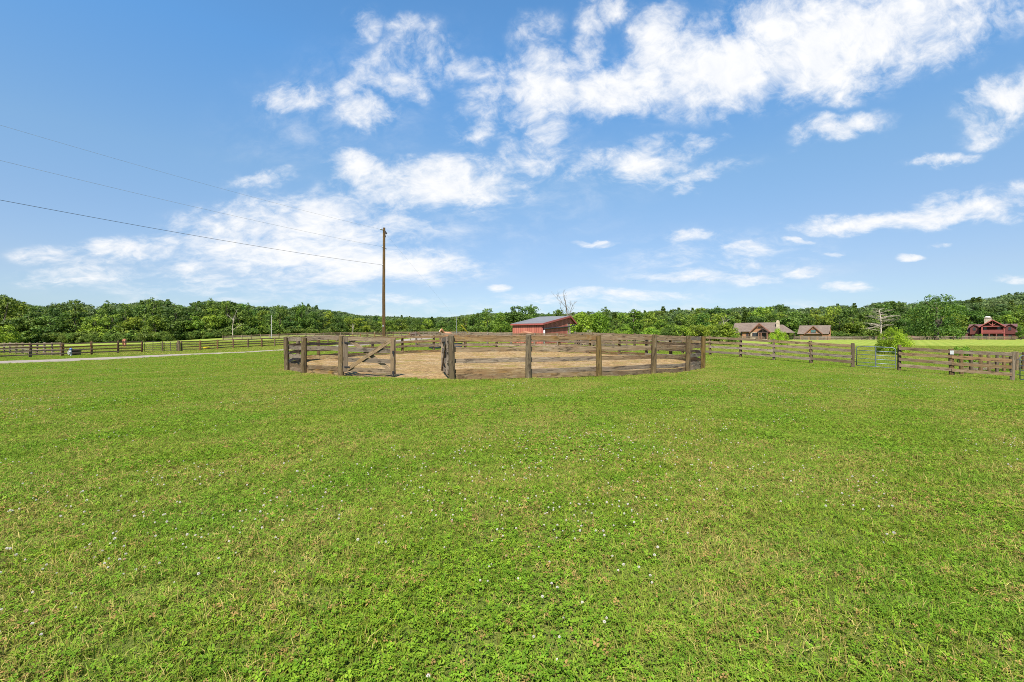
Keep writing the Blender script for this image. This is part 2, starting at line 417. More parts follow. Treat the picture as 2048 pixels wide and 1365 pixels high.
M['blade'] = blade_mat('grass_blades'); M['clover'] = blade_mat('clover_leaves', True)
M['petal'] = plain('clover_petals', (0.52, 0.47, 0.42), 0.8, 0, 0.12, 80)
M['petal_old'] = plain('withered_clover', (0.42, 0.24, 0.14), 0.8, 0, 0.3, 80)

def sand_mat():
    m, nt, b = material('pen_sand')
    geo = nt.new('ShaderNodeNewGeometry').outputs['Position']
    a = nt.noise(geo, 0.7, 5, 0.65); f = nt.noise(geo, 7, 5, 0.7); w = nt.noise(nt.mapping(geo, (1, 1, 1), loc=(5, 9, 0)), 0.9, 5, 0.7)
    c = nt.mix(nt.ramp(f, 0.35, 0.65), (0.145, 0.088, 0.035), (0.325, 0.215, 0.095))
    c = nt.mix(nt.math('MULTIPLY', nt.ramp(a, 0.45, 0.65), 0.55), c, (0.33, 0.245, 0.15))
    c = nt.mix(nt.math('MULTIPLY', nt.ramp(w, 0.52, 0.62), 0.75), c, (0.17, 0.14, 0.03))
    d = nt.noise(geo, 16, 3, 0.6)
    c = nt.mix(nt.math('MULTIPLY', nt.ramp(d, 0.55, 0.66), 0.75), c, (0.105, 0.058, 0.022))
    e_ = nt.noise(geo, 3.1, 4, 0.65); c = nt.mix(nt.math('MULTIPLY', nt.ramp(e_, 0.52, 0.64), 0.5), c, (0.15, 0.088, 0.036))
    nt.l.new(c, b.inputs['Base Color']); b.inputs['Roughness'].default_value = 0.95; b.inputs['Specular IOR Level'].default_value = 0.1
    tk = nt.noise(geo, 2.6, 4, 0.6)
    bump(nt, b, nt.math('ADD', nt.math('MULTIPLY', f, .35), tk), 1.0, 0.22)
    return m
M['sand'] = sand_mat()
def gravel_mat():
    m, nt, b = material('drive_gravel')
    geo = nt.new('ShaderNodeNewGeometry').outputs['Position']
    f = nt.noise(geo, 14, 5, 0.75); a = nt.noise(geo, 0.6, 4, 0.6)
    c = nt.mix(nt.ramp(f, 0.3, 0.7), (0.135, 0.108, 0.085), (0.225, 0.187, 0.153))
    c = nt.mix(nt.math('MULTIPLY', nt.ramp(a, 0.45, 0.7), 0.4), c, (0.45, 0.36, 0.29))
    nt.l.new(c, b.inputs['Base Color']); b.inputs['Roughness'].default_value = 0.95
    bump(nt, b, f, 0.7, 0.04)
    return m
M['gravel'] = gravel_mat()

# ------------------------------------------------------------------ terrain
TOPY = [(-400, 590), (0, 590), (22, 600), (60, 613), (100, 614), (150, 604), (175, 614), (192, 627), (215, 607), (250, 611), (310, 601), (350, 608), (370, 617), (395, 608), (425, 602), (455, 606), (490, 612), (530, 615), (575, 615), (615, 612), (645, 620), (690, 626), (715, 632), (760, 634), (850, 637), (900, 636), (930, 632), (960, 628), (1090, 630), (1130, 628), (1200, 626), (1300, 625), (1330, 622), (1400, 620), (1450, 618), (1530, 616), (1560, 612), (1590, 621), (1620, 618), (1660, 612), (1700, 613), (1725, 619), (1750, 608), (1780, 603), (1810, 608), (1850, 604), (1900, 603), (1945, 600), (1970, 597), (2000, 593), (2048, 585), (2450, 575)]
DF = [(-400, 165), (0, 165), (300, 165), (450, 182), (600, 225), (700, 265), (800, 290), (950, 280), (1100, 230), (1260, 205), (1460, 208), (2048, 214), (2450, 214)]
GF = [(-400, -.5), (0, -.5), (280, -.4), (450, 1.3), (600, 2.6), (700, 3.0), (800, 3.3), (960, 3.3), (1100, 2.2), (1260, 1.2), (1460, .7), (2048, .7), (2450, .7)]
DR = [(-400, 290), (0, 290), (450, 310), (640, 400), (720, 620), (960, 650), (1060, 560), (1260, 380), (1460, 330), (2048, 330), (2450, 330)]
CP = [(0,0,0),(0,5,0),(-8,5,0),(8,5,0),(-10,12,-.03),(10,12,-.02),(0,14.5,0),(-10,20,0),(9.7,22,0),(-.8,25.3,.04),(-.8,36,.12),(-9,30,.03),(8,31,.03),
      (0,-25,.1),(-25,-12,0),(25,-12,-.5),(15.9,36.5,-.08),(22.15,29.6,-.56),(26.8,24.4,-.97),(31,20,-1.3),(14,14,-.22),(18,20,-.42),
      (45,45,-1.25),(60,80,-.95),(90,130,-.2),(110,90,-1.0),(150,150,.1),(99,180,.6),(190,180,.6),(50,180,.7),(45,120,.4),
      (-44.8,40,-.49),(-42,51.6,-.33),(-40.7,56,-.33),(-36.5,70,0),(-27,103,1.3),(-80,60,-.75),(-110,110,-.8),(-33,41,-.36),(-25,50,-.02),(-38,33,-.5),(-20,30,-.12),(-22,18,-.1),
      (3.3,50,.62),(-12,45,.45),(-5,62,.75),(0,80,1.0),(0,120,1.7),(-60,130,1.3),(20,90,.7),(20,130,1.4),(-90,20,-.9),(90,20,-2.0),(60,10,-1.8)]
for px in range(-300, 2440, 180):
    d = lin(px, DF); x, y = ray(px, d); CP.append((x, y, lin(px, GF)))
CPa = np.array(CP); XY = CPa[:, :2] / 50.0
def _phi(r2): return 0.5 * r2 * np.log(np.maximum(r2, 1e-12))
def _solve():
    n = len(XY); K = _phi(((XY[:, None] - XY[None]) ** 2).sum(-1)) + np.eye(n) * 0.004
    P = np.c_[np.ones(n), XY]; A = np.zeros((n + 3, n + 3)); A[:n, :n] = K; A[:n, n:] = P; A[n:, :n] = P.T
    return np.linalg.solve(A, np.r_[CPa[:, 2], 0, 0, 0])
W = _solve()
def garr(x, y):
    x = np.asarray(x, float); y = np.asarray(y, float)
    q = np.stack([x, y], -1) / 50.0
    out = np.empty(x.shape); fl = q.reshape(-1, 2); of = out.reshape(-1)
    for i in range(0, len(fl), 20000):
        c = fl[i:i + 20000]
        of[i:i + 20000] = _phi(((c[:, None] - XY[None]) ** 2).sum(-1)) @ W[:-3] + W[-3] + c @ W[-2:]
    dist = np.hypot(x, y)
    px = np.where(y > 1, np.clip(1024 + F * x / np.maximum(y, 1), -400, 2450), np.where(x < 0, -400, 2450))
    d = np.where(y > 1, np.maximum(y, dist * 0.55), dist)
    I = lambda t: np.interp(px, [a for a, b in t], [b for a, b in t])
    df, gf, dr, ty = I(DF), I(GF), I(DR), I(TOPY)
    zr = np.where(y > 1, ZC + (HZ - ty) / F * dr - 12.0, gf)
    hill = gf + (zr - gf) * np.clip((d - df) / (dr - df), 0, 1.15)
    t = np.clip((d - (df - 30)) / 30, 0, 1); t = t * t * (3 - 2 * t)
    tb = np.clip((dist - 60) / 60, 0, 1) * (y < 1)
    t = np.maximum(t, tb)
    z = out * (1 - t) + hill * t
    # gentle unevenness of the turf
    z = z + 0.018 * np.sin(x * 1.7 + 1.3 * np.sin(y * 0.9)) * np.cos(y * 1.3 + x * 0.4) + 0.03 * np.sin(x * 0.33 + 2) * np.sin(y * 0.41)
    return z
def g(x, y): return float(garr(np.array([x]), np.array([y]))[0])

def build_ground():
    rr = [0.0]; r = 0.7
    while r < 1500: rr.append(r); r *= 1.035; 
    rr = np.array(rr[1:]); th = np.linspace(0, 2 * math.pi, 361)[:-1]
    X = (rr[:, None] * np.sin(th)[None]); Y = (rr[:, None] * np.cos(th)[None]); Z = garr(X, Y)
    v = np.stack([X, Y, Z], -1).reshape(-1, 3).tolist(); nT = len(th); nR = len(rr)
    v.append((0, 0, g(0, 0))); c = len(v) - 1
    f = []
    for i in range(nR - 1):
        for k in range(nT):
            k2 = (k + 1) % nT
            f.append((i * nT + k, (i + 1) * nT + k, (i + 1) * nT + k2, i * nT + k2))
    for k in range(nT): f.append((c, k, (k + 1) % nT))
    me = bpy.data.meshes.new('ground'); me.from_pydata(v, [], [t[::-1] for t in f]); me.materials.append(M['ground'])
    me.polygons.foreach_set('use_smooth', [True] * len(me.polygons)); me.update()
    if me.polygons[0].normal.z < 0: me.flip_normals()
    o = bpy.data.objects.new('ground', me); COL.objects.link(o)
    tag(o, kind='structure')
build_ground()

PEN = (-0.8, 25.3); PR = 10.5
def pen_pt(deg, r=PR):
    a = R(deg); return (PEN[0] + r * math.sin(a), PEN[1] - r * math.cos(a))
DRIVE = [(-62, 6), (-52, 15), (-44, 26), (-37.6, 33.4), (-33.4, 40.8), (-29.0, 46), (-25, 51.5), (-22, 60), (-21.5, 74), (-19, 92), (-16, 112), (-10, 140)]
def catmull(pts, k=8):
    out = []
    P = [Vector((*p, 0)) for p in pts]; P = [2 * P[0] - P[1]] + P + [2 * P[-1] - P[-2]]
    for i in range(1, len(P) - 2):
        for j in range(k):
            t = j / k; a, b, c, d = P[i - 1:i + 3]
            q = 0.5 * ((2 * b) + (c - a) * t + (2 * a - 5 * b + 4 * c - d) * t * t + (3 * b - a - 3 * c + d) * t ** 3)
            out.append((q.x, q.y))
    out.append(pts[-1]); return out
DRV = catmull(DRIVE); DRVa = np.array(DRV)
def drive_dist(x, y):
    return np.sqrt(((np.stack([x, y], -1)[..., None, :] - DRVa) ** 2).sum(-1)).min(-1)
def build_drive():
    mb = MB(); n = 9; rr = random.Random(3)
    for i, p in enumerate(DRV):
        a = Vector((*DRV[max(i - 1, 0)], 0)); b = Vector((*DRV[min(i + 1, len(DRV) - 1)], 0)); d = (b - a).normalized(); nm = Vector((-d.y, d.x, 0))
        w0 = 2.8 + rr.uniform(-.35, .35); w1 = 2.8 + rr.uniform(-.35, .35)
        for k in range(n):
            t = k / (n - 1); s = -w0 + (w0 + w1) * t
            x, y = p[0] + nm.x * s, p[1] + nm.y * s
            mb.v.append((x, y, g(x, y) + (0.05 if 0 < k < n - 1 else 0.012)))
    for i in range(len(DRV) - 1):
        for k in range(n - 1):
            mb.face([i * n + k, i * n + k + 1, (i + 1) * n + k + 1, (i + 1) * n + k][::-1])
    tag(mb.build('gravel_drive', M['gravel'], smooth=True), kind='structure')
build_drive()
def build_sand():
    mb = MB(); n = 120; rings = [0, .08, .16, .25, .33, .41, .5, .58, .66, .74, .81, .87, .92, .96, 1.0]
    rr = random.Random(5)
    for j, q in enumerate(rings):
        for k in range(n):
            a = 360 * k / n
            r = q * (PR - 0.06)
            dd = ((a + 18 + 180) % 360) - 180
            if q == 1.0 and abs(dd) < 11.8: r += 0.32 * (1 - (dd / 11.8) ** 4) + rr.uniform(-.08, .08)
            x, y = pen_pt(a, r)
            edge = 0.12 * max(0, (q - 0.8) / 0.2) * (0 if abs(dd) < 14 else 1)
            far = max(0, -math.cos(R(a)))
            z = g(x, y) + 0.035 + edge * (0.35 + 0.9 * far) + (0.025 * math.sin(x * 3.1 + 2 * math.sin(y * 2.3)) * math.cos(y * 2.9) + rr.uniform(-.012, .012)) * (q < 1)
            if q == 1.0: z -= 0.02
            mb.v.append((x, y, z))
    for j in range(len(rings) - 1):
        for k in range(n):
            k2 = (k + 1) % n
            mb.face([j * n + k, (j + 1) * n + k, (j + 1) * n + k2, j * n + k2][::-1])
    tag(mb.build('sand', M['sand'], smooth=True), kind='structure')
build_sand()

# ------------------------------------------------------------------ round pen
def post_mb(x, y, h, r, seed, n=10, bury=0.25, lean=0.022):
    q = random.Random(seed); z = g(x, y); lx, ly = q.uniform(-lean, lean), q.uniform(-lean, lean)
    hh = h + q.uniform(-.025, .025)
    pts = [(x + lx * t, y + ly * t, z + t) for t in (-bury, 0, hh * .3, hh * .65, hh)]
    return MB().tube(pts, [r * 1.06, r * 1.04, r * (1 + q.uniform(-.05, .05)), r * (1 + q.uniform(-.06, .04)), r * q.uniform(.9, .98)], n, jit=0.09, seed=seed, slant=0.02)
pen = empty('round_pen_fence', (PEN[0], PEN[1], g(*PEN)), 0, 'circular pen fence of weathered grey brown boards on the lawn around the sand', 'fence')
NB = 25; G0 = -29.8; G1 = -6.2; STEP = (360 - (G1 - G0)) / NB
PA = [G1 + STEP * i for i in range(NB + 1)]
for i, a in enumerate(PA):
    x, y = pen_pt(a, PR + 0.09)
    h = 1.42 if i not in (0, NB) else 1.44
    post_mb(x, y, h, 0.098 if i else 0.105, 100 + i).build('post', M['pen_post'], pen)
LEV = [(1.26, .155), (.905, .155), (.565, .145), (.20, .145), (.012, .165)]
rr = random.Random(11)
for li, (zb, hb) in enumerate(LEV):
    i = 0; first = True
    while i < NB:
        n = 1 if (first and li % 2) else 2
        first = False; n = min(n, NB - i)
        pts = []
        dz0, dz1 = rr.uniform(-.022, .022), rr.uniform(-.022, .022)
        for k in range(n * 6 + 1):
            a = PA[i] + STEP * k / 6
            e = 0.05 if k == 0 else (-0.05 if k == n * 6 else 0)
            x, y = pen_pt(a + e, PR - 0.03); t = k / (n * 6)
            pts.append((x, y, g(x, y) + zb + dz0 * (1 - t) + dz1 * t))
        mat = M['pen_board']
        MB().sweep(pts, hb, 0.042, 0.010, rr.random()).build('board', mat, pen)
        i += n

def wood_gate(name, label, a, b, seed, mirror=False):
    """board gate hanging from a to b, bottom clear of the ground"""
    root = empty(name, (a[0], a[1], g(*a)), 0, label, 'gate', 'wooden gates of the round pen')
    a = Vector((*a, 0)); b = Vector((*b, 0)); d = (b - a); L = d.length; d.normalize(); nm = Vector((-d.y, d.x, 0))
    za = g(a.x, a.y); sag = -0.05
    def P(s, z, o=0.0):
        q = a + d * s + nm * o; return (q.x, q.y, za + z + sag * s / L)
    for s in (0.09, L - 0.09):
        MB().beam(P(s, 0.19, -.035), P(s, 1.41, -.035), 0.17, 0.04).build('stile', M['gate_wood'], root)
    for z0 in (1.27, .90, .54, .20):
        MB().sweep([P(s, z0) for s in np.linspace(0.01, L - 0.01, 8)], 0.145, 0.035, 0.004, seed + z0).build('rail', M['gate_wood'], root)
    MB().beam(P(.16, .27, -.038), P(L - .16, 1.34, -.038), 0.13, 0.035).build('brace', M['gate_wood'], root)
    MB().beam(P(.16, 1.34, .036), P(L - .16, .27, .036), 0.13, 0.035).build('brace', M['gate_wood'], root)
    MB().beam(P(L - .03, .02, -.068), P(L - .03, 1.38, -.068), .014, .014).build('drop_rod', M['iron'], root)
    for z in (.94, .25):
        MB().beam(P(L - .10, z, -.062), P(L - .02, z, -.062), .09, .012).beam(P(L - .05, z + .03, -.075), P(L - .05, z - .12, -.075), .025, .02).build('latch_plate', M['iron'], root)
    for z in (1.2, .35):
        MB().beam(P(-.03, z, -.06), P(.3, z, -.06), .05, .012).build('hinge', M['iron'], root)
    return root
ga = pen_pt(G0, PR + 0.09); gb = pen_pt(G1, PR + 0.09)
va = Vector(ga); vb = Vector(gb); dv = (vb - va).normalized()
p0 = va + dv * 0.14; p1 = va + dv * 2.24
wood_gate('wooden_gate', 'closed wooden board gate with diagonal braces left of the pen opening', tuple(p0), tuple(p1), 1)
q0 = Vector(gb) + Vector((-0.15, .10)); q1 = q0 + Vector((-0.50, 2.05))
wood_gate('wooden_gate', 'wooden board gate swung open inward seen edge on beside the pen opening', tuple(q0), tuple(q1), 2)

# ------------------------------------------------------------------ straight fences
def fence(name, label, posts, ph, tops, bh, bt, pr, pm, bm, off=0.1, span=2, n=8, seed=0, pale=(), lean=0.03):
    root = empty(name, (posts[0][0], posts[0][1], g(*posts[0])), 0, label, 'fence')
    q = random.Random(seed)
    for i, (x, y) in enumerate(posts):
        post_mb(x, y, ph + q.uniform(-.03, .03), pr * q.uniform(.92, 1.08), seed * 50 + i, n, lean=lean).build('post', pm, root)
    for li, t in enumerate(tops):
        i = 0; first = True
        while i < len(posts) - 1:
            m = span if not (first and li % 2) else max(1, span // 2)
            first = False; m = min(m, len(posts) - 1 - i)
            pts = []
            for k in range(m):
                for s in range(4 if k < m - 1 else 5):
                    u = s / 4; x = posts[i + k][0] * (1 - u) + posts[i + k + 1][0] * u; y = posts[i + k][1] * (1 - u) + posts[i + k + 1][1] * u
                    d = Vector((posts[i + k + 1][0] - posts[i + k][0], posts[i + k + 1][1] - posts[i + k][1])).normalized()
                    gz = g(posts[i + k][0], posts[i + k][1]) * (1 - u) + g(posts[i + k + 1][0], posts[i + k + 1][1]) * u
                    pts.append([x - d.y * off, y + d.x * off, gz + t - bh])
            e = q.uniform(-.035, .035); f = q.uniform(-.035, .035)
            for k, p in enumerate(pts): p[2] += e + (f - e) * k / (len(pts) - 1)
            p0 = Vector(pts[0]); p1 = Vector(pts[1]); pts[0] = tuple(p0 + (p1 - p0).normalized() * 0.006)
            mat = M['pale_board'] if (li, i) in pale else bm
            MB().sweep(pts, bh, bt, 0.011, q.random()).build('board', mat, root, label='paler newer board' if (li, i) in pale else None)
            i += m
    return root
def RF(k): return (15.9 + 1.562 * k, 36.5 - 1.727 * k)
RT = (1.49, 1.15, .80, .43)
fence('board_fence', 'weathered four board fence from the pen to the grey tube gate', [RF(k) for k in range(-6, 5)], 1.55, RT, .175, .03, .105, M['fence_post'], M['fence_board'], off=-.11, seed=21, pale=((1, 7),))
fence('board_fence', 'weathered four board fence between the two grey tube gates', [RF(k) for k in (5, 6, 7)], 1.58, RT, .175, .03, .105, M['fence_post'], M['fence_board'], off=-.11, seed=22, span=1, pale=((1, 1),))
c0 = Vector(RF(6)) + Vector((.5, .6))
fence('board_fence', 'side fence running uphill behind the fence post with the white notice', [tuple(c0 + Vector((1.72, 1.15)) * k * 1.1) for k in range(1, 12)], 1.5, (1.45, 1.1, .75, .4), .15, .03, .095, M['fence_post'], M['fence_board'], seed=23)
def tube_gate(label, a, b, h0, h1, mat, group, nb=5, r=0.022):
    root = empty('tube_gate', (a[0], a[1], g(*a)), 0, label, 'gate', group)
    A = Vector((*a, 0)); B = Vector((*b, 0)); d = B - A; L = d.length; d.normalize()
    za, zb = g(*a), g(*b)
    def P(s, z): 
        q = A + d * s; return (q.x, q.y, za + (zb - za) * s / L + z)
    rc = 0.16
    loop = [P(0, h0), P(0, h1 - rc), P(rc * .3, h1 - rc * .3), P(rc, h1), P(L - rc, h1), P(L - rc * .3, h1 - rc * .3), P(L, h1 - rc), P(L, h0), P(L / 2, h0), P(0.0, h0)]
    MB().tube(loop, r, 8).build('gate_frame', mat, root, smooth=True)
    for k in range(1, nb):
        z = h0 + (h1 - h0) * (k / nb) ** 1.08
        MB().tube([P(0, z), P(L, z)], r * .8, 8).build('bar', mat, root, smooth=True)
    MB().beam(P(L / 2, h0), P(L / 2, h1), .05, .03).build('upright', mat, root)
    for z in (h0 + .25, h1 - .25):
        MB().tube([P(-.12, z), P(0.02, z)], .02, 6).build('hinge', M['iron'], root)
    return root
def lerp2(a, b, t): return (a[0] + (b[0] - a[0]) * t, a[1] + (b[1] - a[1]) * t)
tube_gate('grey steel tube gate with rounded corners between two right fence posts', lerp2(RF(4), RF(5), .09), lerp2(RF(4), RF(5), .93), .17, 1.42, M['tube'], 'grey tube gates in the right fence')
tube_gate('grey steel tube gate cut by the right edge of the photo', lerp2(RF(7), RF(8), .12), lerp2(RF(7), RF(8), 1.6), .13, 1.42, M['tube'], 'grey tube gates in the right fence')
def LF(k): return (-40.66 + .69 * k, 56 + 2.34 * k)
LT = (1.28, .96, .64, .31)
fence('board_fence', 'dark brown four board fence by the drive left of the paddock gates', [LF(-1.88 - j) for j in range(0, 9)], 1.36, LT, .115, .035, .105, M['brown_post'], M['brown_board'], off=.11, seed=31)
fence('board_fence', 'long brown four board fence running from the paddock gates to the far wood', [LF(k) for k in range(0, 21)], 1.33, LT, .115, .035, .10, M['brown_post'], M['brown_board'], off=.11, seed=32)
gm = lerp2(LF(-1.88), LF(0), .5)
gp = empty('gate_post', (*gm, g(*gm)), 0, 'single pale wooden post between the two thin paddock gates', 'post')
post_mb(gm[0], gm[1], 1.25, .09, 777).build('shaft', M['fence_post'], gp)
gq = lerp2(LF(-.18), LF(0), .2)
gp = empty('gate_post', (*gq, g(*gq)), 0, 'thick pale gate post beside the brown fence right of the paddock gates', 'post')
post_mb(gq[0], gq[1], 1.32, .16, 778).build('shaft', M['far_board'], gp)
tube_gate('thin rusty tube gate left of the pale middle gate post', lerp2(LF(-1.88), LF(0), .06), lerp2(LF(-1.88), LF(0), .46), .15, 1.22, M['tube_old'], 'paired tube gates of the left paddock', r=.027)
tube_gate('thin rusty tube gate right of the pale middle gate post', lerp2(LF(-1.88), LF(0), .54), lerp2(LF(-1.88), LF(0), .86), .15, 1.22, M['tube_old'], 'paired tube gates of the left paddock', r=.027)
fence('board_fence', 'grey board fence of the paddock behind the brown left fence', [(-44.6 - 2.1 * k, 45.0 + 1.25 * k) for k in range(0, 16)], 1.32, LT, .115, .035, .09, M['far_board'], M['far_board'], seed=33)
e20 = LF(20)
fence('board_fence', 'far grey fence between the utility pole and the chestnut horse', [(e20[0] + 2.3 * k, e20[1] - 1.55 * k) for k in range(0, 11)], 1.35, (1.3, .97, .64, .31), .12, .035, .09, M['far_board'], M['far_board'], seed=34)
fence('board_fence', 'far pale fence on the rise in front of the left wood', [(ray(446, 131)[0] + 2.4 * k, 131 + .55 * k) for k in range(0, 30)], 1.4, (1.3, .97, .64, .31), .15, .04, .11, M['far_board'], M['far_board'], span=4, seed=35)
fence('board_fence', 'mid distance fence across the paddock between pen and red shed', [(-9.5 + 2.35 * k, 45.2 + .12 * k) for k in range(0, 12)], 1.35, (1.3, .97, .64, .31), .14, .035, .09, M['far_board'], M['fence_board'], seed=36)
fence('board_fence', 'distant fence running in front of the trees left of the red shed', [(-9.0 + 2.4 * k, 78.0 - .2 * k) for k in range(0, 16)], 1.35, (1.3, .97, .64, .31), .14, .035, .10, M['far_board'], M['far_board'], seed=37)
fence('board_fence', 'far grey fence along the meadow in front of the houses', [(ray(1470, 176)[0] + 3.3 * k, 176 + .05 * k) for k in range(0, 48)], 1.5, (1.45, 1.1, .75, .4), .2, .04, .10, M['far_board'], M['far_board'], span=4, seed=38)

# white notice on a right fence post
nx, ny = RF(6); nz = g(nx, ny)
tw = Vector((-nx, -ny, 0)).normalized(); sd = Vector((-tw.y, tw.x, 0))
c = Vector((nx, ny, nz + 1.34)) + tw * .125
m3 = Matrix((sd, tw, Vector((0, 0, 1)))).transposed()
tag(MB().box(c, (.16, .008, .22), m3).build('notice', M['white_pl']), 'small white notice nailed to a right fence post', 'sign')

# ------------------------------------------------------------------ utility pole and wires
pd = 45.0; PX, PY = ray(767, pd); PZ = g(PX, PY); ptop = ZC + (HZ - 456) / F * pd
up = empty('utility_pole', (PX, PY, PZ), 0, 'tall brown wooden utility pole standing behind the round pen', 'pole')
MB().tube([(PX + .05, PY, PZ - .5), (PX + .05, PY, PZ + .5), (PX + .02, PY, PZ + 5), (PX + .06, PY, ptop)], [.165, .16, .145, .115], 14, jit=.02).build('shaft', M['pole_wood'], up, smooth=False)
WD = Vector((-10.9, -24, 0)).normalized()
wz = [ZC + (HZ - y) / F * pd for y in (461, 495, 531)]
for i, z in enumerate(wz):
    o = Vector((PX + .04, PY, z)) + WD * .14
    if i == 0:
        MB().tube([o - WD * .05, o + WD * .12, o + WD * .22, o + WD * .3, o + WD * .42], [.03, .075, .05, .08, .03], 10).build('insulator', M['porcelain'], up, smooth=True)
    else:
        MB().tube([o - WD * .05, o + WD * .06, o + WD * .12], [.02, .055, .03], 8).build('insulator', M['porcelain'], up, smooth=True)
MB().beam((PX + .15, PY - .05, wz[0] - .1), (PX + .32, PY - .05, wz[0] - .38), .16, .08).beam((PX + .15, PY, wz[0] - .35), (PX + .22, PY, wz[0] - .7), .05, .05).build('bracket', M['iron'], up)
MB().beam((PX + .1, PY - .05, wz[1] - .02), (PX + .33, PY - .05, wz[1] - .2), .05, .05).build('bracket', M['iron'], up)
MB().beam((PX + .03, PY - .155, PZ + .1), (PX + .0, PY - .14, PZ + 6.0), .03, .012).build('ground_wire', M['iron'], up)
MB().box((PX, PY - .16, PZ + 2.1), (.12, .012, .16)).build('tag_plate', M['grey_metal'], up)
MB().beam((PX - .16, PY - .04, wz[1]), (PX + .16, PY + .04, wz[1]), .05, .02).beam((PX - .16, PY - .04, wz[2]), (PX + .16, PY + .04, wz[2]), .05, .02).build('through_bolt', M['iron'], up)
span = 58.0
for i, z in enumerate(wz):
    a = Vector((PX + .04, PY, z)) + WD * .3
    e = a + WD * span; e.z = z + (.35, .25, .15)[i]
    pts = []
    for k in range(41):
        t = k / 40; p = a.lerp(e, t); p.z -= 4 * (1.0, .9, .9)[i] * t * (1 - t); pts.append(p)
    lab = ('topmost thin wire from the utility pole top to the upper left', 'middle thin wire between the two other wires left of the utility pole', 'lowest and thickest dark wire running left from the utility pole')[i]
    tag(MB().tube(pts, (.0055, .0065, .0105)[i], 6).build('power_wire', (M['wire_al'], M['wire_al'], M['wire'])[i]), lab, 'wire', 'power wires left of the utility pole')
an = (PX - WD.x * 18.8, PY - WD.y * 18.8); anz = g(*an); at_ = Vector((PX + .12, PY, wz[0] - .2)); ae = Vector((*an, anz - .05))
gw = empty('guy_wire', (*an, anz), 0, 'thin guy wire with yellow guard anchored right of the utility pole', 'wire')
MB().tube([at_, at_.lerp(ae, .5), ae], .0032, 6).build('cable', M['wire_al'], gw)
MB().tube([at_.lerp(ae, .80), ae], .045, 8).build('guard', M['yellow_pl'], gw)
# two smaller poles far away
x, y = ray(543, 130); z = g(x, y)
tag(MB().tube([(x, y, z - .3), (x, y, ZC + (HZ - 631) / F * 130)], [.15, .11], 10).build('utility_pole', M['pole_pale']), 'short pale pole in front of the left wood', 'pole')
a = Vector((x, y, ZC + (HZ - 637) / F * 130))
x2, y2 = ray(913, 62); z2 = g(x2, y2); t2 = ZC + (HZ - 633) / F * 62
tag(MB().tube([(x2, y2, z2 - .3), (x2, y2, t2)], [.032, .026], 8).build('metal_pole', M['grey_metal']), 'thin grey metal pole beside the yellow guy wire guard', 'pole')
b = Vector((x2, y2, t2 - .75)); pts = []
for k in range(31):
    t = k / 30; p = a.lerp(b, t); p.z -= 4 * 1.0 * t * (1 - t); pts.append(p)
tag(MB().tube(pts, .004, 6).build('power_wire', M['wire']), 'faint wire crossing the wood from the short pale pole', 'wire')

# ------------------------------------------------------------------ small things by the fences
x, y = LF(-4.75); x += 1.0; y -= .6; z = g(x, y)
st = empty('hose_stand', (x, y, z), 0, 'white hose coiled on a short blue topped stand by the brown fence', 'hose stand')
MB().tube([(x, y, z - .1), (x, y, z + .62)], .06, 10).build('upright', M['white_pl'], st)
MB().lathe([(.05, 0), (.10, .03), (.11, .12), (.08, .18), (.02, .2)], (x, y, z + .58), 14).build('cap', M['blue_pl'], st, smooth=True)
hm = MB()
for k, (rx, dy) in enumerate(((.10, .06), (.12, -.05), (.09, -.10))):
    pts = [(x + .04 * k - .05 + rx * math.cos(t), y - .12 + dy, z + .34 + (rx + .07) * math.sin(t)) for t in np.linspace(0, 2 * math.pi, 20)]
    hm.tube(pts, .024, 6)
hm.build('hose', M['white_pl'], st, smooth=True)
x, y = LF(-4.4); x -= .9; y += .7; z = g(x, y)
tr = empty('water_trough', (x, y, z), R(-70), 'black oval water trough behind the hose stand by the brown fence', 'trough')
def oval(mb, prof, n=28):
    b = len(mb.v)
    for r, zz in prof:
        for k in range(n):
            t = 2 * math.pi * k / n; mb.v.append(((.55 + r) * math.cos(t) * 1.05, (.22 + r * .8) * math.sin(t), zz))
    for i in range(len(prof) - 1):
        for k in range(n):
            k2 = (k + 1) % n; mb.face([b + i * n + k, b + i * n + k2, b + (i + 1) * n + k2, b + (i + 1) * n + k])
    mb.face([b + k for k in range(n)][::-1]); mb.face([b + (len(prof) - 1) * n + k for k in range(n)])
    return mb
oval(MB(), [(.2, 0), (.22, .2), (.25, .48), (.29, .5), (.29, .54), (.23, .54), (.2, .3)]).build('tub', M['black_pl'], tr, local=True, smooth=False)
x, y = ray(413, 64.5); z = g(x, y)
tag(MB().lathe([(.30, 0), (.36, .05), (.42, .28), (.44, .3), (.40, .3), (.34, .08)], (x, y, z), 18).build('feed_tub', M['yellow_pl'], origin=(x, y, z)), 'low yellow feed tub in the grass behind the brown fence', 'tub')
x, y = ray(873, 41.5); z = g(x, y)
tag(MB().lathe([(.62, 0), (.68, .05), (.78, .30), (.82, .34), (.76, .34), (.64, .08)], (x, y, z), 20).build('water_tub', M['slate_pl'], origin=(x, y, z)), 'dark blue grey water tub on grass behind the pen', 'tub')
x, y = ray(914, 42.5); z = g(x, y)
tag(MB().lathe([(.42, 0), (.46, .05), (.50, .42), (.53, .45), (.47, .45), (.42, .08)], (x, y, z), 20).build('water_tub', M['slate_pl'], origin=(x, y, z)), 'dark tub behind the pen seen under its top board right of the open gate', 'tub')

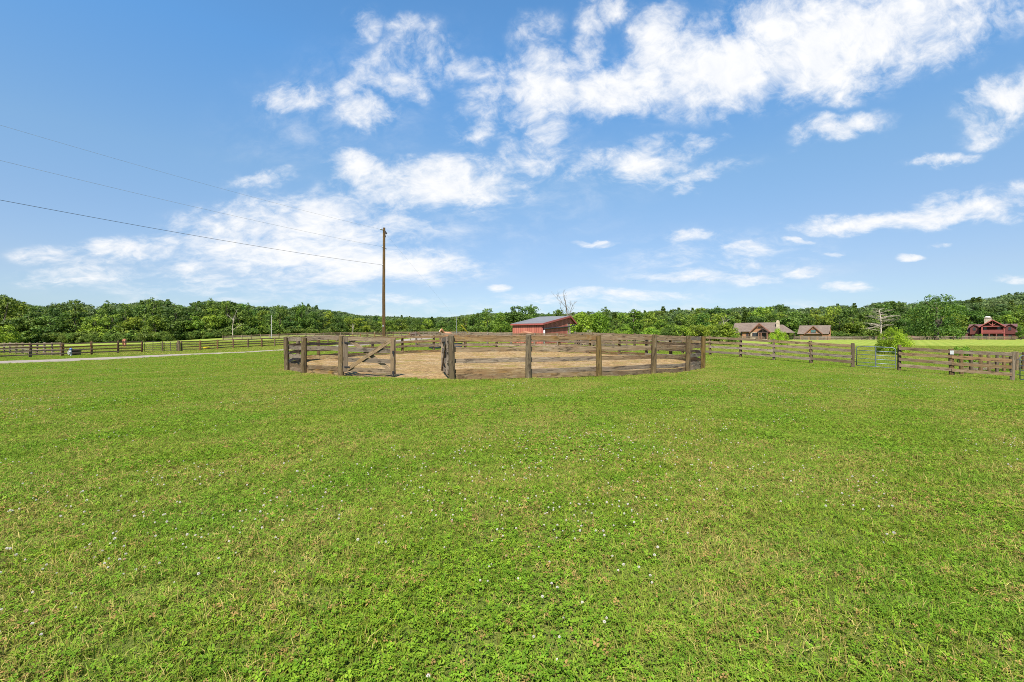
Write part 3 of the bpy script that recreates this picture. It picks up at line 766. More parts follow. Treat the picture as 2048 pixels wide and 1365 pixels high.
# ------------------------------------------------------------------ red shed
def red_shed():
    th = R(35); cx, cy = 3.35, 50.0; z0 = g(cx, cy) - .05
    root = empty('red_shed', (cx, cy, z0), 0, 'red board shed with grey metal roof behind the round pen', 'shed')
    root.rotation_euler = (0, 0, -(math.pi / 2 - (math.pi / 2 - th)) if False else 0)
    # local axes: e1 along the low left wall, e2 along the gable wall
    e1 = Vector((-math.cos(th), math.sin(th), 0)); e2 = Vector((math.sin(th), math.cos(th), 0))
    L, Wd = 3.9, 5.7; he = 2.42; rs, rz = 6.15, 3.47; es, ez = 7.75, 2.62
    def P(a, b, z): return tuple(Vector((0, 0, 0)) + e1 * a + e2 * b + Vector((0, 0, z)))
    def zr(b): return he + (rz - he) * b / rs if b <= rs else rz + (ez - rz) * (b - rs) / (es - rs)
    def wall(name, quad, t, mat):
        mb = MB(); mb.slab_any = None
        q = [Vector(p) for p in quad]; nm = (q[1] - q[0]).cross(q[-1] - q[0]).normalized(); b = len(mb.v); n = len(q)
        for p in q: mb.v.append(tuple(p))
        for p in q: mb.v.append(tuple(p + nm * t))
        e = Vector((0, 0, 1)).cross(nm).normalized()
        uv = [((p - q[0]).dot(e) + 20, p.z) for p in q]
        mb.face([b + i for i in range(n)][::-1], uv[::-1]); mb.face([b + n + i for i in range(n)], uv)
        for i in range(n):
            j = (i + 1) % n; mb.face([b + i, b + j, b + n + j, b + n + i])
        return mb.build(name, mat, root, local=True)
    wall('wall', [P(0, 0, -.2), P(L, 0, -.2), P(L, 0, he - .1), P(0, 0, he - .1)], -.08, M['barn_red'])
    wall('wall', [P(0, .09, -.2), P(0, .09, zr(0) - .1), P(0, Wd, zr(Wd) - .1), P(0, Wd, -.2)][::-1], .08, M['barn_red'])
    wall('gable_end', [P(0, Wd + .02, 2.55), P(0, Wd + .02, zr(Wd) - .1), P(0, rs, rz - .1), P(0, es - .1, ez - .02), P(0, es - .1, ez - .1)][::-1], .08, M['barn_red'])
    wall('wall', [P(L, .09, -.2), P(L, .09, zr(0) - .1), P(L, Wd, zr(Wd) - .1), P(L, Wd, -.2)][::-1], .08, M['barn_red'])
    ov = .22
    rf = MB(); rf.slab([P(-ov, -.22, he - .01), P(L + ov, -.22, he - .01), P(L + ov, rs, rz), P(-ov, rs, rz)], .06)
    rf.slab([P(-ov, rs + .01, rz), P(L + ov, rs + .01, rz), P(L + ov, es, ez), P(-ov, es, ez)], .06)
    roof = rf.build('roof', M['roof_grey'], root, local=True)
    MB().beam(P(-ov - .02, -.24, he - .12), P(L + ov, -.24, he - .12), .16, .05).build('fascia', M['red_trim'], root, local=True)
    MB().beam(P(-ov - .03, -.21, he - .10), P(-ov - .03, rs, rz - .09), .2, .05).build('fascia', M['red_trim'], root, local=True)
    MB().beam(P(-ov - .03, rs, rz - .09), P(-ov - .03, es, ez - .08), .2, .05).build('fascia', M['red_trim'], root, local=True)
    MB().beam(P(0, -.03, -.2), P(0, -.03, he - .1), .14, .05).beam(P(L, -.03, -.2), P(L, -.03, he - .1), .14, .05).build('corner_board', M['red_trim'], root, local=True)
    MB().beam(P(-.02, Wd + .06, -.2), P(-.02, Wd + .06, 2.56), .14, .12).build('corner_post', M['pole_pale'], root, local=True)
    MB().beam(P(L, es - .3, -.2), P(L, es - .3, ez - .1), .14, .14).build('corner_post', M['red_trim'], root, local=True)
    MB().tube([P(-.16, es - .1, ez - .02), P(-.16, es - .15, 2.5), P(-.16, es - .6, 2.32), P(-.14, Wd, 2.12), P(-.14, .35, 1.80), P(-.14, .16, 1.74), P(-.14, .14, 1.6)], .075, 8).build('drain_pipe', M['black_pl'], root, local=True, smooth=True)
    MB().tube([P(-.14, .14, 1.62), P(-.14, .14, -.2)], .095, 10).build('pipe_sleeve', M['white_pl'], root, local=True, smooth=True)
    MB().tube([P(L + ov, es + .05, ez - .05), P(-ov, es + .05, ez - .05)], .07, 8).build('gutter', M['black_pl'], root, local=True)
red_shed()

# ------------------------------------------------------------------ houses
def house_root(name, px, d, label):
    x, y = ray(px, d); o = empty(name, (x, y, g(x, y) - .1), -math.atan2(x, y), label, 'house'); return o
def part(mb, name, mat, root, **k): return mb.build(name, mat, root, local=True, **k)
def window(root, x0, x1, y, z0, z1, glass='glass', frame='trim_dark', arch=False, mull=1):
    w = .12; mb = MB()
    mb.bx(x0 - w, x0, y - .06, y + .02, z0 - w, z1 + w).bx(x1, x1 + w, y - .06, y + .02, z0 - w, z1 + w)
    mb.bx(x0, x1, y - .06, y + .02, z0 - w, z0).bx(x0, x1, y - .06, y + .02, z1, z1 + w)
    for k in range(mull):
        xm = x0 + (x1 - x0) * (k + 1) / (mull + 1); mb.bx(xm - .04, xm + .04, y - .055, y + .01, z0, z1)
    f = part(mb, 'window', M[frame], root)
    if arch:
        n = 10; cx = (x0 + x1) / 2; r = (x1 - x0) / 2
        poly = [(x0, z0), (x1, z0)] + [(cx + r * math.cos(math.pi * k / n), z1 - .45 + .45 * math.sin(math.pi * k / n)) for k in range(n + 1)]
        pm = MB().prism(poly, y - .03, y - .01)
    else:
        pm = MB().bx(x0, x1, y - .03, y - .01, z0, z1)
    pn = pm.build('pane', M[glass], f, local=True)
    return f
def gable_roof(mb, x0, x1, xa, zl, zr_, za, y0, y1, th=.18):
    mb.slab([(x0, y0, zl), (xa, y0, za), (xa, y1, za), (x0, y1, zl)], th)
    mb.slab([(xa + .003, y0, za), (x1, y0, zr_), (x1, y1, zr_), (xa + .003, y1, za)], th)
    return mb
def brown_house():
    k = .198
    m = lambda px: (px - 1512) * k * .881; zz = lambda py: (679.5 - py) * k
    r = house_root('brown_house', 1512, 181, 'long brown roofed house with orange siding and stone chimney beyond the meadow')
    part(MB().bx(m(1472), m(1556), 0, 9, -.6, 3.2).prism([(m(1472) + .02, 3.2), (m(1472) + .3, 3.2), (m(1472) + .3, 3.3)], 4, 5), 'wall', M['cedar'], r)
    rf = MB().slab([(m(1462.5), -.7, 2.95), (m(1555), -.7, 3.1), (m(1557), 4.5, 7.0), (m(1467.5), 4.5, 7.0)], .22)
    rf.slab([(m(1462.5), 9.7, 2.95), (m(1467.5), 4.51, 7.0), (m(1557), 4.51, 7.0), (m(1555), 9.7, 3.1)], .22)
    roof = part(rf, 'roof', M['shingle'], r)
    # shed roof that steps forward over the left front rooms
    part(MB().slab([(m(1482), -1.9, 3.35), (m(1503), -1.9, 3.35), (m(1503), 1.2, 4.9), (m(1482), 1.2, 4.9)], .2), 'roof', M['shingle'], r)
    part(MB().bx(m(1484.5), m(1501), -1.2, 0, -.6, 3.25), 'wall', M['cedar'], r)
    # big front gable
    part(MB().prism([(m(1501), -.6), (m(1536), -.6), (m(1536), 3.9), (m(1518.5), 6.15), (m(1501), 3.15)], -2.6, 0), 'wall', M['cedar'], r)
    part(gable_roof(MB(), m(1499), m(1541), m(1518), 3.05, 2.95, 6.65, -3.2, 3.6, .2), 'roof', M['shingle'], r)
    tr = MB().beam((m(1499), -3.24, 2.95), (m(1518), -3.24, 6.52), .35, .08).beam((m(1518), -3.24, 6.52), (m(1541), -3.24, 2.85), .35, .08)
    tr.bx(m(1512.5), m(1524), -3.2, -3.12, 5.35, 5.6).bx(m(1517.4), m(1518.6), -3.2, -3.12, 5.4, 6.3)
    part(tr, 'gable_trim', M['trim_wood'], r)
    window(r, m(1516.7), m(1519), -2.62, 4.6, 5.0, mull=0)
    # porch with its own small gable
    part(gable_roof(MB(), m(1514), m(1537), m(1525.5), 3.1, 3.1, 4.75, -5.0, -2.7, .16), 'porch_roof', M['shingle'], r)
    part(MB().beam((m(1514), -5.04, 3.0), (m(1525.5), -5.04, 4.65), .26, .07).beam((m(1525.5), -5.04, 4.65), (m(1537), -5.04, 3.0), .26, .07).bx(m(1515), m(1536), -5.0, -4.85, 2.85, 3.1).bx(m(1525), m(1526), -4.98, -4.9, 3.1, 4.5).prism([(m(1516.5), 3.1), (m(1534.5), 3.1), (m(1525.5), 4.4)], -4.2, -4.1), 'porch_truss', M['trim_dark'], r)
    for px in (1517.5, 1522, 1533.5):
        part(MB().bx(m(px) - .16, m(px) + .16, -4.95, -4.65, .5, 2.85), 'porch_post', M['trim_wood'], r)
    part(MB().bx(m(1517), m(1534), -5.0, -2.6, -.6, .35), 'porch_floor', M['stone'], r)
    part(MB().bx(m(1524), m(1533), -2.68, -2.62, .4, 2.8), 'door', M['shadow_wall'], r)
    part(MB().bx(m(1520), m(1533), -4.9, -4.84, .45, .52).bx(m(1520), m(1533), -4.9, -4.84, 1.1, 1.18).bx(m(1520), m(1520.5), -4.9, -4.84, .5, 1.1).bx(m(1526), m(1526.5), -4.9, -4.84, .5, 1.1), 'porch_railing', M['trim_dark'], r)
    part(MB().bx(m(1501), m(1504.2), -2.72, -2.605, -.6, 3.1).bx(m(1515.8), m(1518.5), -2.72, -2.605, -.6, 3.1).bx(m(1504.2), m(1515.8), -2.72, -2.605, 2.85, 3.1).bx(m(1504.2), m(1515.8), -2.72, -2.605, -.6, 1.1), 'stone_surround', M['stone'], r)
    window(r, m(1505.2), m(1515), -2.66, 1.25, 2.75, arch=True, mull=2)
    window(r, m(1493), m(1496.5), -1.22, .9, 2.75)
    window(r, m(1481), m(1483), -.02, 2.1, 2.7, mull=0)
    window(r, m(1542), m(1547), -.02, 1.0, 2.6)
    part(MB().bx(m(1552), m(1559), 1.5, 3.0, -.6, 7.3).bx(m(1553), m(1558), 1.7, 2.8, 7.3, 7.75), 'chimney', M['stone'], r)
    # right wing and its hipped roof over a dark porch
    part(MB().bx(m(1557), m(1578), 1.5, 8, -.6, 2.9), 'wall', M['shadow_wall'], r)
    wr = MB().slab([(m(1557), -.8, 2.85), (m(1588), -.8, 2.8), (m(1566), 4, 6.05), (m(1557), 4, 6.05)], .2)
    wr.slab([(m(1588), -.8, 2.8), (m(1588), 8.8, 2.8), (m(1566), 4, 6.05)], .2)
    wr.slab([(m(1588), 8.8, 2.8), (m(1557), 8.8, 2.85), (m(1557), 4.01, 6.05), (m(1566), 4.01, 6.05)], .2)
    part(wr, 'roof', M['shingle'], r)
    for px in (1572, 1586):
        part(MB().bx(m(px) - .12, m(px) + .12, -.4, -.15, -.4, 2.7), 'porch_post', M['trim_dark'], r)
    part(MB().bx(m(1484), m(1501), -2.6, -2.5, .35, .55).bx(m(1484.2), m(1485.4), -2.7, -2.4, -.4, 1.3).bx(m(1491), m(1492), -2.7, -2.4, -.4, .6), 'terrace_wall', M['stone'], r)
brown_house()
def garage():
    k = .198; m = lambda px: (px - 1629) * k * .833; zz = lambda py: (679 - py) * k
    r = house_root('garage', 1629, 181, 'brown roofed three door garage with arched dormer right of the brown house'); r['category'] = 'garage'
    part(MB().bx(m(1600), m(1661), 0, 8, -.6, 2.35).prism([(m(1661) - .3, 2.35), (m(1661), 2.35), (m(1661), 2.5)], 3, 4), 'wall', M['cedar'], r)
    ge = MB()
    b = [(m(1660.8), 0, 2.35), (m(1660.8), 8, 2.35), (m(1660.8), 4, 5.6)]
    ge.slab([b[0], b[1], b[2]], .2); part(ge, 'gable_end', M['cedar'], r)
    rf = MB().slab([(m(1593.5), -.4, 2.45), (m(1657.5), -.4, 2.45), (m(1662), 4, 5.95), (m(1598), 4, 5.95)], .2)
    rf.slab([(m(1593.5), 8.8, 2.25), (m(1598), 4.01, 5.95), (m(1662), 4.01, 5.95), (m(1662), 8.8, 2.25)], .2)
    part(rf, 'roof', M['shingle'], r)
    part(MB().prism([(m(1612), 2.5), (m(1643), 2.5), (m(1639), 3.6), (m(1626.5), 5.25), (m(1614), 3.6)], -.5, 2), 'dormer_wall', M['cedar'], r)
    part(gable_roof(MB(), m(1608), m(1645.5), m(1626.5), 2.45, 2.45, 5.7, -.85, 3.6, .18), 'dormer_roof', M['shingle'], r)
    tr = MB().beam((m(1608), -.9, 2.36), (m(1626.5), -.9, 5.58), .3, .06).beam((m(1626.5), -.9, 5.58), (m(1645.5), -.9, 2.36), .3, .06).bx(m(1620), m(1633), -.62, -.52, 4.15, 4.4)
    part(tr, 'dormer_trim', M['trim_wood'], r)
    part(MB().slab([(m(1608), -.75, 2.5), (m(1645.5), -.75, 2.5), (m(1645.5), -.51, 2.75), (m(1608), -.51, 2.75)], .1), 'eave_roof', M['shingle'], r)
    window(r, m(1622), m(1631), -.53, 3.05, 4.05, 'glass_teal')
    for a, b2 in ((1602, 1615.5), (1619.5, 1633), (1637, 1651)):
        part(MB().bx(m(a), m(b2), -.06, -.01, -.5, 1.45), 'garage_door', M['garage_door'], r)
    part(MB().bx(m(1653), m(1656.5), -.05, -.01, -.4, 1.5), 'door', M['trim_wood'], r)
garage()
def red_house():
    k = .2035; m = lambda px: (px - 1984) * k * .688; zz = lambda py: (680.5 - py) * k
    r = house_root('red_house', 1984, 186, 'red two storey house with timber truss gable and balcony beyond the meadow')
    part(MB().bx(m(1941), m(2031), 1.0, 10, -.6, 4.6), 'wall', M['red_log'], r)
    rf = MB().slab([(m(1932), -.2, 2.9), (m(2034), -.2, 2.9), (m(2035), 5.5, 6.55), (m(1936), 5.5, 6.55)], .2)
    rf.slab([(m(1932), 11, 2.9), (m(1936), 5.51, 6.55), (m(2035), 5.51, 6.55), (m(2034), 11, 2.9)], .2)
    part(rf, 'roof', M['shingle_red'], r)
    part(MB().bx(m(1928), m(1942), .6, 6, -.6, 2.8), 'wall', M['red_log'], r)
    part(MB().slab([(m(1931), -.3, 2.75), (m(1943.5), -.3, 2.75), (m(1943.5), 3.6, 5.6), (m(1934), 3.6, 5.6)], .16), 'side_roof', M['shingle_red'], r)
    part(MB().bx(m(1928.5), m(1934), -.2, .6, -.6, 2.4), 'buttress', M['roof_red'], r)
    for x0, x1, xa in ((1938.5, 1957, 1948), (2010.5, 2030, 2019)):
        part(MB().prism([(m(x0), 2.3), (m(x1), 2.3), (m(x1), 5.2), (m(xa), 6.1), (m(x0), 5.2)], -.6, 3), 'dormer_wall', M['red_log'], r)
        part(gable_roof(MB(), m(x0) - .45, m(x1) + .45, m(xa), 5.05, 5.05, 6.55, -1.0, 4.6, .16), 'dormer_roof', M['roof_red'], r)
        window(r, m(xa - 2.3), m(xa + 2.3), -.62, 3.95, 5.05, mull=0)
    part(MB().bx(m(1943), m(1960), -.3, 1, -.6, 2.25).bx(m(2009.5), m(2029), -.3, 1, -.6, 2.28), 'wall', M['red_log'], r)
    window(r, m(1943.6), m(1947), -.32, 1.0, 2.0, mull=0)
    window(r, m(1950), m(1954), -.32, 1.0, 2.0, mull=0)
    window(r, m(2017), m(2023), -.32, .9, 1.9, arch=True, mull=0)
    # open timber front with the great gable
    part(MB().bx(m(1961), m(2009), .85, .98, -.6, 5.6), 'recess_wall', M['red_log'], r)
    part(gable_roof(MB(), m(1957), m(2011.5), m(1985), 5.35, 5.35, 8.25, -3.0, 6.5, .28), 'front_roof', M['roof_red'], r)
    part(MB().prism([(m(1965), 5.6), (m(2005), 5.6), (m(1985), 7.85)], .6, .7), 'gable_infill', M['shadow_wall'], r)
    tr = MB().beam((m(1957), -3.05, 5.2), (m(1985), -3.05, 8.08), .34, .1).beam((m(1985), -3.05, 8.08), (m(2011.5), -3.05, 5.2), .34, .1)
    tr.bx(m(1964), m(2009), -2.7, -2.45, 5.35, 5.7).bx(m(1984.3), m(1986), -2.66, -2.5, 5.7, 7.7)
    tr.beam((m(1985), -2.58, 5.8), (m(1977.5), -2.58, 6.75), .25, .14).beam((m(1985), -2.58, 5.8), (m(1992.5), -2.58, 6.75), .25, .14)
    part(tr, 'truss', M['red_trim'], r)
    for px in (1964, 2008.3):
        part(MB().bx(m(px) - .22, m(px) + .22, -2.75, -2.35, -.6, 5.35), 'porch_post', M['red_trim'], r)
    for px in (1978.5, 1993):
        part(MB().bx(m(px) - .18, m(px) + .18, -2.73, -2.4, -.6, 2.55), 'porch_post', M['roof_red'], r)
    part(MB().bx(m(1962), m(2010), -2.8, .84, 2.6, 2.85), 'balcony_floor', M['red_trim'], r)
    rl = MB().bx(m(1965), m(2007), -2.66, -2.54, 3.95, 4.07).bx(m(1965), m(2007), -2.66, -2.54, 2.95, 3.05)
    for px in np.arange(1966, 2007, 1.0): rl.bx(m(px) - .05, m(px) + .05, -2.63, -2.57, 3.05, 3.95)
    part(rl, 'balcony_railing', M['red_trim'], r)
    window(r, m(1967), m(1973), .83, 4.1, 5.3, mull=0); window(r, m(1995), m(2001), .83, 4.1, 5.3, mull=0)
    window(r, m(1966), m(1976), .83, .6, 2.2); window(r, m(1996), m(2005), .83, .6, 2.2)
    part(MB().bx(m(1981), m(1986), .79, .84, -.2, 2.1), 'door', M['glass_teal'], r)
    part(MB().bx(m(1968), m(1984), 6.4, 8.0, 5.0, 9.1).bx(m(1967.5), m(1984.5), 6.3, 8.1, 9.1, 9.3), 'chimney', M['stone'], r)
    part(MB().lathe([(.85, 0), (.95, .2), (.7, .5), (.2, .62)], (m(1975), 7.2, 9.3), 14), 'chimney_cap', M['cap'], r)
red_house()
x, y = ray(1829, 178); lb = empty('small_outbuilding', (x, y, g(x, y) - .1), 0, 'tiny low red brick outbuilding left of the big oak trunk', 'outbuilding')
part(MB().bx(-2.0, 2.2, 0, 3, -.5, 1.0), 'wall', M['red_log'], lb)
part(MB().slab([(-2.4, -.3, .95), (2.5, -.3, .95), (1.0, 1.5, 1.75), (-2.0, 1.5, 1.75)], .1).slab([(-2.4, 3.3, .95), (-2.0, 1.51, 1.75), (1.0, 1.51, 1.75), (2.5, 3.3, .95)], .1), 'roof', M['roof_red'], lb)

# ------------------------------------------------------------------ trees
def leaf_mesh(name, P, N, S, T, mat):
    """many leaf-sized kites: centres P, normals N, sizes S, tints T"""
    n = len(P); N = N / np.linalg.norm(N, axis=1, keepdims=True)
    r = rng.normal(size=(n, 3)); A = np.cross(N, r); A /= np.linalg.norm(A, axis=1, keepdims=True); B = np.cross(N, A)
    S = S[:, None]; w = rng.uniform(.5, .85, (n, 1))
    bend = N * S * rng.uniform(-.25, .1, (n, 1))
    V = np.stack([P - A * S, P - B * S * w + bend, P + A * S, P + B * S * w + bend], 1).reshape(-1, 3)
    me = bpy.data.meshes.new(name); me.vertices.add(4 * n); me.vertices.foreach_set('co', V.ravel())
    me.loops.add(4 * n); me.loops.foreach_set('vertex_index', np.arange(4 * n))
    me.polygons.add(n); me.polygons.foreach_set('loop_start', np.arange(n) * 4)
    at = me.attributes.new('tint', 'FLOAT', 'POINT'); at.data.foreach_set('value', np.repeat(T, 4).astype(np.float32))
    me.materials.append(mat); me.update(calc_edges=True)
    return me
def crown(name, seed, H, Wd, base=.1, ncl=34, nl=90, ls=.34, mat='leaf', airy=0.0, top=0.5, drop=0.0, clr=(.13, .2)):
    q = np.random.default_rng(seed); Ps, Ns, Ss, Ts = [], [], [], []
    for c in range(ncl):
        t = q.uniform(0, 1); z = H * (base + (1 - base) * (t * .88 + .06))
        env = math.sqrt(max(.05, 1 - ((t - top * .8) / (1.02 if t < top * .8 else (1.05 - top * .8))) ** 2))
        ang = q.uniform(0, 2 * math.pi); rad = Wd / 2 * env * math.sqrt(q.uniform(.12, .95)) * .82
        rc = Wd * q.uniform(*clr) * (1 - .35 * max(0, t - .6) / .4)
        cen = np.array([rad * math.cos(ang), rad * math.sin(ang), z])
        k = int(nl * (rc / (Wd * .165)) ** 2 * q.uniform(.75, 1.2))
        d = q.normal(size=(k, 3)); d[:, 2] += .25; d /= np.linalg.norm(d, axis=1, keepdims=True)
        rr_ = rc * q.uniform(.55, 1.12, (k, 1)) * (1 + .25 * np.sin(d[:, :1] * 7 + c) * np.cos(d[:, 1:2] * 6 + c))
        p = cen + d * rr_ * np.array([1, 1, .78]); p[:, 2] -= drop * rc * q.uniform(0, 1, k) ** 2
        if airy:
            keep = q.uniform(size=k) > airy * (p[:, 2] / H) ** 2; p, d = p[keep], d[keep]; k = len(p)
        Ps.append(p); Ns.append(d + q.normal(size=(k, 3)) * .55 + np.array([0, 0, .35]))
        Ss.append(ls * q.uniform(.6, 1.3, k)); Ts.append(np.clip(.15 + q.uniform(.0, .55) + q.normal(size=k) * .17, 0, 1))
    return leaf_mesh(name, np.concatenate(Ps), np.concatenate(Ns), np.concatenate(Ss), np.concatenate(Ts), M[mat])
def trunk_mesh(name, seed, H, r, limbs=7, spread=3.0, mat='bark', reach=.9, lo=.25):
    q = random.Random(seed); mb = MB()
    pts = [(q.uniform(-.12, .12) * k, q.uniform(-.12, .12) * k, H * reach * k / 6 - (.4 if k == 0 else 0)) for k in range(7)]
    mb.tube(pts, [r * (1.25, 1, .85, .68, .5, .32, .12)[k] for k in range(7)], 8)
    for i in range(limbs):
        t = lo + (.92 - lo) * i / limbs; k = min(5, int(t * 6)); b = Vector(pts[k]).lerp(Vector(pts[k + 1]), t * 6 - k)
        a = q.uniform(0, 6.28); l = spread * q.uniform(.6, 1.0) * (1.1 - t * .6)
        m1 = b + Vector((math.cos(a) * l * .5, math.sin(a) * l * .5, l * .35)); e = b + Vector((math.cos(a + .3) * l, math.sin(a + .3) * l, l * .8))
        mb.tube([b, m1, e], [r * .42 * (1 - t * .5), r * .25, r * .06], 6)
    return mb.mesh(name, M[mat])
def pine_crown(name, seed, H, Wd, n=2600):
    q = np.random.default_rng(seed); t = q.uniform(.3, 1, n) ** .8
    lay = np.round(t * 13) / 13 + q.normal(size=n) * .012; a = np.round(q.uniform(0, 1, n) * 9) / 9 * 6.28 + lay * 40 + q.normal(size=n) * .16
    rad = Wd / 2 * (1.12 - lay) ** .75 * np.sqrt(q.uniform(0.05, 1, n))
    P = np.stack([rad * np.cos(a), rad * np.sin(a), H * lay - rad * .12 + q.normal(size=n) * .16], 1)
    Nn = q.normal(size=(n, 3)) * .6 + np.array([0, 0, 1.0])
    return leaf_mesh(name, P, Nn, .32 * q.uniform(.5, 1.3, n), np.clip(q.uniform(.1, .8, n), 0, 1), M['leaf'])
# one of each kind; the rest are copies
KIND = {}
def kind(key, cm, tm): KIND[key] = (cm, tm)
for i in range(5):
    kind('broad%d' % i, crown('crown', 40 + i, 13, 9.5 + .6 * i, .04, 40, 95, .33, top=(.5, .4, .6, .45, .55)[i]), trunk_mesh('trunk', 60 + i, 13, .28, 8, 3.2))
for i in range(2):
    kind('tall%d' % i, crown('crown', 80 + i, 15, 8.0, .08, 38, 85, .32, airy=.55, top=.55, clr=(.10, .19)), trunk_mesh('trunk', 90 + i, 15, .26, 10, 2.8))
kind('pine0', pine_crown('crown', 5, 15, 6.5), trunk_mesh('trunk', 95, 15, .24, 6, 2.0, lo=.4))
kind('lime0', crown('crown', 120, 8, 7.0, .02, 38, 110, .22, 'leaf_lime', top=.5, drop=.5), trunk_mesh('trunk', 121, 8, .2, 6, 2.0))
kind('lime1', crown('crown', 122, 9, 5.2, .02, 34, 110, .2, 'leaf_lime', top=.42, drop=.3), trunk_mesh('trunk', 123, 9, .18, 6, 1.6))
kind('shrub0', crown('crown', 130, 3.2, 4.2, -.02, 30, 200, .09, 'leaf', top=.45), trunk_mesh('trunk', 131, 3, .08, 6, 1.0, lo=.1))
kind('shrub1', crown('crown', 132, 3.4, 4.6, -.02, 32, 200, .085, 'leaf_lime', top=.5), trunk_mesh('trunk', 133, 3, .08, 6, 1.0, lo=.1))
kind('cone0', crown('crown', 125, 4.5, 5.2, -.02, 58, 230, .085, 'leaf_lime', top=.12, clr=(.07, .15)), trunk_mesh('trunk', 126, 4, .09, 6, 1.0, lo=.1))
kind('oak', crown('crown', 140, 19, 23, .06, 95, 150, .36, top=.42, clr=(.075, .125)), trunk_mesh('trunk', 141, 19, .75, 14, 8.0, lo=.2, reach=.85))
BH = {'broad': 13, 'tall': 15, 'pine': 15, 'lime0': 8, 'lime1': 9, 'shrub': 3.2, 'cone': 4.5, 'oak': 19}
def tree(key, x, y, H, wid, label, cat='tree', group=None, color=(1, 1, 1), name=None, zoff=0.0, rz=None):
    bh = next(v for k, v in BH.items() if key.startswith(k))
    s = H / bh; z = g(x, y) + zoff
    o = empty(name or 'tree', (x, y, z), random.uniform(0, 6.28) if rz is None else rz, label, cat, group)
    o.scale = (s * wid, s * wid, s)
    cm, tm = KIND[key]
    for nm, me in (('crown', cm), ('trunk', tm)):
        c = bpy.data.objects.new(nm, me); COL.objects.link(c); c.parent = o; c.color = (*color, 1)
    return o
SECT = [(-1e9, 560, 'of the left paddock wood'), (560, 960, 'of the utility pole wood'), (960, 1260, 'of the red shed wood'),
        (1260, 1462, 'of the bush row wood'), (1462, 1745, 'of the brown house wood'), (1745, 1e9, 'of the red house wood')]
tr_ = random.Random(4)
def wood_row(row, dadd, spacing, hmin, hmax, colors, cap=1.0):
    cnt = {}
    px = -55.0
    while px < 2105:
        d = lin(px, DF) + dadd + tr_.uniform(-3, 3)
        x, y = ray(px, d)
        top = ZC + (HZ - lin(px, TOPY)) / F * d
        gz = g(x, y); H = min(tr_.uniform(hmin, hmax), (top - gz) * cap * tr_.uniform(.84, 1.09)); H = max(H, 5.0)
        key = tr_.choice(['broad0', 'broad1', 'broad2', 'broad3', 'broad4', 'broad0', 'broad3', 'tall0', 'tall1', 'pine0' if row == 1 else 'broad2'])
        sec = next(s for a, b, s in SECT if a <= px < b); i = cnt.get(sec, 0); cnt[sec] = i + 1
        ci = tr_.randrange(len(colors)); cw, colr = colors[ci]
        look = {'b': 'round', 't': 'tall loose', 'p': 'pine shaped'}[key[0]]
        lab = '%s %s tree %s from left in %s row %s' % (cw, look, ordinal(i), ('front', 'second', 'third')[row], sec)
        hide = (1535 < px < 1560) 
        tree(key, x, y, H, tr_.uniform(.85, 1.5) * (9.0 / max(H, 7.5)) ** .25, lab, 'tree', 'trees ' + sec[3:], colr)
        px += spacing * tr_.uniform(.8, 1.2) / d * F
CL = [('mid green', (1, 1, 1)), ('dark green', (.58, .68, .68)), ('bright green', (1.4, 1.35, .9)), ('yellowish green', (1.45, 1.3, .8)), ('deep green', (.78, .9, .85))]
wood_row(0, 0, 7.6, 8.5, 13.5, CL, 0.92)
wood_row(1, 9, 8.2, 11, 16, CL, 1.0)
wood_row(2, 21, 9.0, 12, 17, CL[:3] + CL[4:], 1.04)

# nearer single trees and bushes
def at_px(key, px, d, top_y, wid, label, color=(1, 1, 1), cat='tree', name='tree', group=None, zoff=0.0):
    x, y = ray(px, d); z = g(x, y) + zoff; H = ZC + (HZ - top_y) / F * d - z
    return tree(key, x, y, H, wid, label, cat, group, color, name, zoff)
at_px('broad1', 948, 128, 629, 1.0, 'small dark leafy tree just right of the thin grey pole', (.8, .9, .85))
at_px('tall0', 975, 132, 612, .95, 'loose topped tree left of the tree clump beside the red shed', (1, 1, .95))
at_px('broad3', 1000, 122, 625, 1.05, 'bright green leafy tree left of the red shed', (1.15, 1.15, .85))
at_px('broad0', 1030, 126, 611, 1.1, 'dark green tree rising behind the left end of the red shed', (.85, .95, .85))
at_px('broad4', 1058, 130, 612, 1.0, 'dark green tree behind the middle of the red shed roof', (.8, .9, .85))
at_px('tall1', 1066, 140, 606, .8, 'tall sparse crowned tree poking up behind the red shed roof', (.9, .95, .9))
at_px('broad2', 1118, 120, 619, .8, 'dark tree beside the bare tree behind the shed', (.9, .95, .8))
at_px('lime0', 1165, 84, 622, 1.15, 'wide yellow green willowy tree right of the red shed', (.95, 1, 1), name='willow_tree')
at_px('lime0', 1196, 88, 621, 1.1, 'rounder yellow green tree right of the willowy one by the shed', (.85, .95, 1), name='willow_tree')
at_px('broad1', 1232, 108, 640, .95, 'small dark green round tree between the lime green trees', (.9, 1, .9))
at_px('tall1', 1208, 150, 611, .8, 'sparse dark crown showing above the willowy tree', (.75, .8, .75))
at_px('lime1', 1268, 98, 617, 1.1, 'upright light green tree standing alone right of the willowy trees', (.72, .85, 1.0))
at_px('shrub1', 1247, 90, 655, 1.1, 'low bright lime bush at the foot of the upright light green tree', (.85, .95, 1), 'bush', 'bush')
at_px('shrub0', 1300, 96, 655, 1.2, 'green bush just right of the upright light green tree', (1.6, 1.6, 1.0), 'bush', 'bush')
for i, (px, ty, w, cl, nm) in enumerate(((1337, 655, 1.1, (.75, .85, .8), 'dark green bush leftmost in the bush row beyond the right fence'), (1362, 651, 1.1, (1.5, 1.5, .9), 'leafy green bush second in the bush row beyond the right fence'), (1395, 649, 1.15, (1.7, 1.6, .9), 'leafy green bush in the middle of the bush row'), (1436, 647, 1.3, (1.6, 1.5, .9), 'largest green bush at the right of the bush row'))):
    at_px('shrub0', px, 94, ty, w, nm, cl, 'bush', 'bush', 'bush row beyond the right fence')
